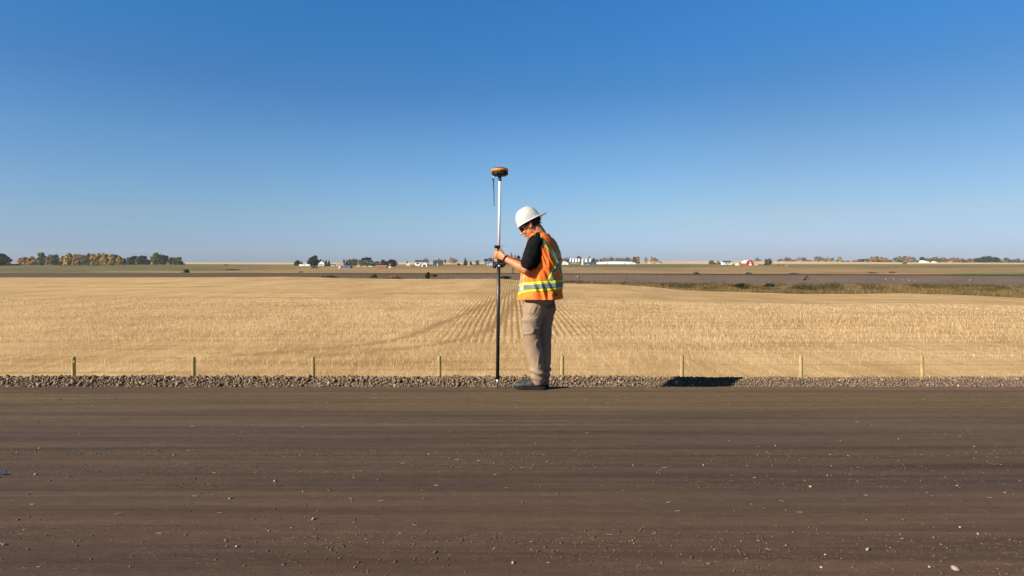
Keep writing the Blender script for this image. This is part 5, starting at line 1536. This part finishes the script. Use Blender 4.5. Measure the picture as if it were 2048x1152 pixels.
m = M('retro_tape', .5, .1, .4); f = m.noise(400, 2, .5, m.coord()); m.color(m.ramp(f, [(.35, (.15, .155, .175)), (.65, (.21, .215, .235))])); RETRO = m.m
NU, NZ_ = 176, 110
zs_ = np.linspace(.868, 1.498, NZ_)
bm = bmesh.new(); G = [[bm.verts.new(vest_pt(i / NU, z)) for i in range(NU)] for z in zs_]
hole_edges = []
for j in range(NZ_ - 1):
    for i in range(NU):
        u, z = (i + .5) / NU, (zs_[j] + zs_[j + 1]) / 2
        if in_hole(u, z): continue
        du = u if u < .5 else u - 1
        if abs(du) < .004 and z < 1.44: continue              # front zip gap
        # V neck
        if abs(du) < .085 * max(0, (z - 1.30) / .2): continue
        i2 = (i + 1) % NU
        bm.faces.new((G[j][i], G[j][i2], G[j + 1][i2], G[j + 1][i]))
bmesh.ops.delete(bm, geom=[v for v in bm.verts if not v.link_faces], context='VERTS')
for _ in range(2):   # soften the stepped openings
    bd = [v for v in bm.verts if v.is_boundary]
    new = {}
    for v in bd:
        nb = [e.other_vert(v).co for e in v.link_edges if e.is_boundary]
        if len(nb) == 2: new[v] = v.co * .4 + (nb[0] + nb[1]) * .3
    for v, p in new.items(): v.co = p
bmesh.ops.solidify(bm, geom=bm.faces[:], thickness=-.004)
vest = obj('vest', bm, ORG, person, True)

def band(name, path, width, off, mat, parent, n=60, cut=True):
    """tape lying on the vest along a (u, z) path"""
    path = np.array(path, float); tt = np.linspace(0, 1, len(path)); q = np.linspace(0, 1, n)
    us, zz = np.interp(q, tt, path[:, 0]), np.interp(q, tt, path[:, 1])
    k = np.ones(7) / 7
    us = np.convolve(np.pad(us, 3, 'edge'), k, 'valid'); zz = np.convolve(np.pad(zz, 3, 'edge'), k, 'valid')
    bm = bmesh.new(); prev = None
    for i in range(n):
        c0 = vest_pt(us[i], zz[i], off)
        i0, i1 = max(0, i - 1), min(n - 1, i + 1)
        sc = 1.15
        du, dz = (us[i1] - us[i0]) * sc, zz[i1] - zz[i0]
        L_ = math.hypot(du, dz) or 1
        pu, pz = -dz / L_ / sc, du / L_
        row = [bm.verts.new(vest_pt(us[i] + pu * width * t_, zz[i] + pz * width * t_, off)) for t_ in np.linspace(-.5, .5, 11)]
        if prev:
            for a in range(10): bm.faces.new((prev[a], prev[a + 1], row[a + 1], row[a]))
        prev = row
    bmesh.ops.recalc_face_normals(bm, faces=bm.faces)
    bmesh.ops.solidify(bm, geom=bm.faces[:], thickness=.0015)
    return obj(name, bm, mat, parent, True)
belt = [(u, z + .012) for u, z in [(0.012, .948), (.10, .955), (.20, .975), (.30, .985), (.42, .994), (.5, .997), (.62, .99), (.78, .975), (.9, .955), (.988, .948)]]
b_ = band('reflective_belt', belt, .090, .0065, LIME, vest, 240)
band('grey_stripe', belt, .046, .0095, RETRO, b_, 240)
xa = [(.325, 1.452), (.345, 1.425), (.375, 1.38), (.41, 1.32), (.45, 1.24), (.485, 1.16), (.515, 1.10), (.54, 1.042)]
b_ = band('reflective_strap', xa, .050, .0055, LIME, vest, 120); band('grey_stripe', xa, .027, .0080, RETRO, b_)
xb = [(.915 - u, z) for u, z in xa]
b_ = band('reflective_strap', xb, .050, .008, LIME, vest); band('grey_stripe', xb, .027, .0105, RETRO, b_)
for sg in (1, -1):
    fr = [(.155, 1.455), (.13, 1.42), (.105, 1.36), (.085, 1.25), (.075, 1.12), (.075, 1.0)]
    fr = [(u if sg > 0 else 1 - u, z) for u, z in fr]
    b_ = band('reflective_strap', fr, .046, .004, LIME, vest); band('grey_stripe', fr, .022, .0065, RETRO, b_)
# side tie slit on the near flank and a small printed mark on the lower back
bm = bmesh.new()
for k in range(3):
    rows_ = [[bm.verts.new(vest_pt(u, .925 - k * .011 + e, .0055)) for e in (0, .006)] for u in np.linspace(.405 + .004 * (k == 1), .452, 9)]
    for A_, B_ in zip(rows_, rows_[1:]): bm.faces.new((A_[0], B_[0], B_[1], A_[1]))
obj('printed_mark', bm, simple('dark_print', (.05, .02, .012), .8), vest)
for q in (0, 1):
    bm = bmesh.new(); pts = [vest_pt(.155 + .02 * q, z, .010 + .006 * math.sin(z * 90)) for z in np.linspace(1.10, 1.005, 9)]
    tube(bm, pts, [.003] * 9, 6); obj('drawcord', bm, simple('white_cord', (.7, .7, .66), .7), vest, True)

# watch strap on the near wrist
bm = bmesh.new(); wd_ = (WRI - ELB).normalized(); wc = WRI + wd_ * .012
a_ = (UP - wd_ * UP.dot(wd_)).normalized(); b2 = wd_.cross(a_)
rs = [[wc + wd_ * t_ + a_ * .033 * math.cos(q) + b2 * .0285 * math.sin(q) for q in np.linspace(0, 2 * math.pi, 25)[:-1]] for t_ in (-.008, .008)]
loft(bm, rs, False); bmesh.ops.solidify(bm, geom=bm.faces[:], thickness=.003)
obj('watch', bm, simple('watch_black', (.012, .012, .013), .45), person, True)

# ------------------------------------------------------------------ SURVEY POLE WITH RECEIVER
pole = thing('survey_pole', 'tall survey pole, white above and black below, with an orange and black receiver on top', 'survey pole', (PB.x, YP, 0))
WHT = simple('pole_white', (.78, .78, .76), .4, 0, .04, 10, spec=.5); BLK = simple('pole_black', (.014, .014, .015), .38, 0, .2, 20, spec=.5); PLA = simple('black_plastic', (.012, .012, .014), .5, 0, .2, 40)
MET = simple('bright_metal', (.55, .56, .57), .35, .8, .1, 20)
PAX = (PT - PB).normalized()
def pseg(name, r0, r1, row0, row1, mat, n=20, par=pole):
    bm = bmesh.new(); p0, p1 = pole_at(zrow(row0)), pole_at(zrow(row1))
    tube(bm, [p0, p1], [r0, r1], n, ends=False); return obj(name, bm, mat, par, True)
pseg('upper_tube', .0125, .0125, 493, 357, WHT)
pseg('lower_tube', .0170, .0170, 758, 496, BLK)
pseg('tip', .0135, .0105, 768, 757.5, MET)
bm = bmesh.new(); p0 = PB; p1 = PB - PAX * (PB.z + .012); tube(bm, [p0 + PAX * .004, p1.lerp(p0, .5), p1], [.008, .0055, .001], 12, ends=False); obj('spike', bm, PLA, pole, True)
pseg('collar', .0165, .0165, 362, 351.5, simple('collar_grey', (.10, .10, .10), .5))
# receiver
RC = PT; rec = None
def disc(name, prof, mat, par, n=40):
    bm = bmesh.new(); loft(bm, [[RC + PAX * z + Vector((r * math.cos(a), r * math.sin(a), 0)) for a in np.linspace(0, 2 * math.pi, n + 1)[:-1]] for z, r in prof])
    return obj(name, bm, mat, par, True)
rec = disc('receiver', [(0, .062), (.004, .068), (.018, .074), (.036, .079), (.042, .080), (.0425, .076)], PLA, pole)
disc('orange_band', [(.0428, .0785), (.046, .0815), (.060, .0815), (.0655, .079), (.066, .074)], simple('receiver_orange', (.75, .21, .012), .45), rec)
disc('top_cap', [(.0662, .077), (.071, .074), (.077, .055), (.081, .03), (.082, .004)], PLA, rec)
for k in range(8):
    a = k * math.pi / 4 + .3; bm = bmesh.new(); c_ = RC + PAX * .024 + Vector((math.cos(a), math.sin(a), 0)) * .0755
    tn = Vector((-math.sin(a), math.cos(a), 0)); ro = Vector((math.cos(a), math.sin(a), 0))
    loft(bm, [[c_ + tn * x + UP * z + ro * o_ for x, z in ((-.014, -.012), (.014, -.012), (.016, .012), (-.016, .012))] for o_ in (-.006, .0025)]); obj('bumper', bm, simple('rubber', (.022, .022, .024), .8), rec)
bm = bmesh.new(); fc = RC + PAX * .034 + Vector((-.004, -.0785, 0)); ball(bm, fc, (.005, 0, 0), (0, .003, 0), (0, 0, .003)); obj('light', bm, MET, rec, True)
# whip antenna hanging below the receiver
bm = bmesh.new(); AX_ = P(987.3, 355, YP - .005)
tube(bm, [AX_ + UP * .012, AX_ - UP * .012], [.0055, .0055], 10); ant = obj('antenna', bm, simple('connector', (.4, .4, .42), .4, .6), rec, True)
NAVYP = simple('antenna_rubber', (.012, .018, .030), .5)
bm = bmesh.new(); tube(bm, [P(986.9, 357.5, YP - .005), P(987.2, 371, YP - .005), P(987.9, 390, YP - .005), P(988.2, 409, YP - .005), P(988.2, 411, YP - .005)], [.0062, .005, .0038, .0032, .0048], 10); tube(bm, [P(983.5, 358.7, YP - .005), P(988, 357.6, YP - .005)], [.004, .005], 8); obj('whip', bm, NAVYP, ant, True)
# clamps
pseg('clamp', .0185, .0185, 500.5, 495, simple('clamp_grey', (.16, .16, .165), .45, .4))
bm = bmesh.new(); c_ = pole_at(zrow(494)); tube(bm, [c_ + Vector((.0, -.02, 0)), c_ + Vector((-.014, -.026, 0)), c_ + Vector((-.034, -.026, .002))], [.013, .0165, .0155], 12); obj('clamp_knob', bm, PLA, pole, True)
bm = bmesh.new(); tube(bm, [c_ + Vector((.008, 0, .006)), c_ + Vector((.03, -.004, .010)), c_ + Vector((.052, -.004, .010))], [.004, .003, .0025], 8); obj('clamp_lever', bm, MET, pole, True)
pseg('collar', .0185, .0185, 533.2, 529.8, simple('white_ring', (.7, .7, .7), .4))
pseg('clamp', .0205, .0205, 529.6, 520.5, simple('blue_black_plastic', (.014, .020, .034), .45))
c_ = pole_at(zrow(527))
for name, pts, rr in [('clamp_knob', [c_ + Vector((-.012, -.012, -.010)), c_ + Vector((-.038, -.016, -.012)), c_ + Vector((-.042, -.016, -.036))], [.009, .017, .016]), ('clamp_knob', [c_ + Vector((.012, -.010, -.002)), c_ + Vector((.040, -.014, -.004)), c_ + Vector((.056, -.014, -.016))], [.010, .0165, .013]), ('bracket_arm', [c_ + Vector((-.045, -.008, .012)), c_ + Vector((0, -.016, .012)), c_ + Vector((.03, .03, .008))], [.007, .008, .008])]:
    bm = bmesh.new(); tube(bm, pts, rr, 12); obj(name, bm, PLA if name == 'clamp_knob' else simple('bracket_blue', (.02, .035, .07), .4), pole, True)
# data controller held behind the pole
ctl = thing('data_controller', 'dark handheld controller held flat behind the survey pole under the hands', 'controller', (CT.x, CT.y, CT.z))
dx_ = Vector((.98, 0, -.12)).normalized(); dy_ = Vector((0, 1, .18)).normalized(); dz_ = dx_.cross(dy_)
CTC = c_ + Vector((-.008, .115, -.006))
bm = bmesh.new(); loft(bm, [[CTC + dx_ * x * .055 + dy_ * y * .088 + dz_ * z for x, y in ((-1, -.92), (-.9, -1), (.9, -1), (1, -.92), (1, .92), (.9, 1), (-.9, 1), (-1, .92))] for z in (-.014, .012)]); obj('casing', bm, PLA, ctl)
bm = bmesh.new(); loft(bm, [[CTC + dx_ * x * .045 + dy_ * (y * .058 + .02) + dz_ * z for x, y in ((-1, -1), (1, -1), (1, 1), (-1, 1))] for z in (.0125, .0135)]); obj('screen', bm, simple('screen_glass', (.02, .025, .03), .1), ctl)
bm = bmesh.new(); b0 = P(1026, 533, 5.88)
q = [b0, P(1024.3, 540, 5.88), P(1024.6, 546.5, 5.88), P(1026.6, 548, 5.88), P(1028, 545, 5.88), P(1027.2, 538, 5.88), P(1026.4, 531.5, 5.9), P(1012, 526, 5.90), CTC + dx_ * .05]
tube(bm, q, [.0028] * len(q), 6); obj('lanyard', bm, PLA, ctl, True)
# wrist loop running from the clamp over the back of the hand
bm = bmesh.new(); q = [pole_at(zrow(499)) + Vector((-.010, -.02, 0)), AH + Vector((.0, -.045, .047)), AH + Vector((.025, -.045, .040)), AH + Vector((.048, -.052, .018)), AH + Vector((.058, -.058, -.006))]
tube(bm, q, [.003, .0035, .0035, .0035, .003], 6); obj('hand_strap', bm, PLA, pole, True)

# ------------------------------------------------------------------ thin autumn haze
HAZE = 0.00006
if HAZE:
    bm = bmesh.new(); box(bm, -4300, 4300, -70, 2700, -30, 60)
    me = bpy.data.meshes.new('haze'); bm.to_mesh(me); bm.free()
    mt = bpy.data.materials.new('haze'); mt.use_nodes = True; nt = mt.node_tree
    nt.nodes.remove(nt.nodes['Principled BSDF'])
    pv = nt.nodes.new('ShaderNodeVolumePrincipled'); pv.inputs['Color'].default_value = (0.80, 0.87, 0.98, 1); pv.inputs['Density'].default_value = HAZE; pv.inputs['Anisotropy'].default_value = 0.1
    nt.links.new(pv.outputs[0], nt.nodes['Material Output'].inputs['Volume'])
    o = finish('haze', me, mt); o['kind'] = 'stuff'
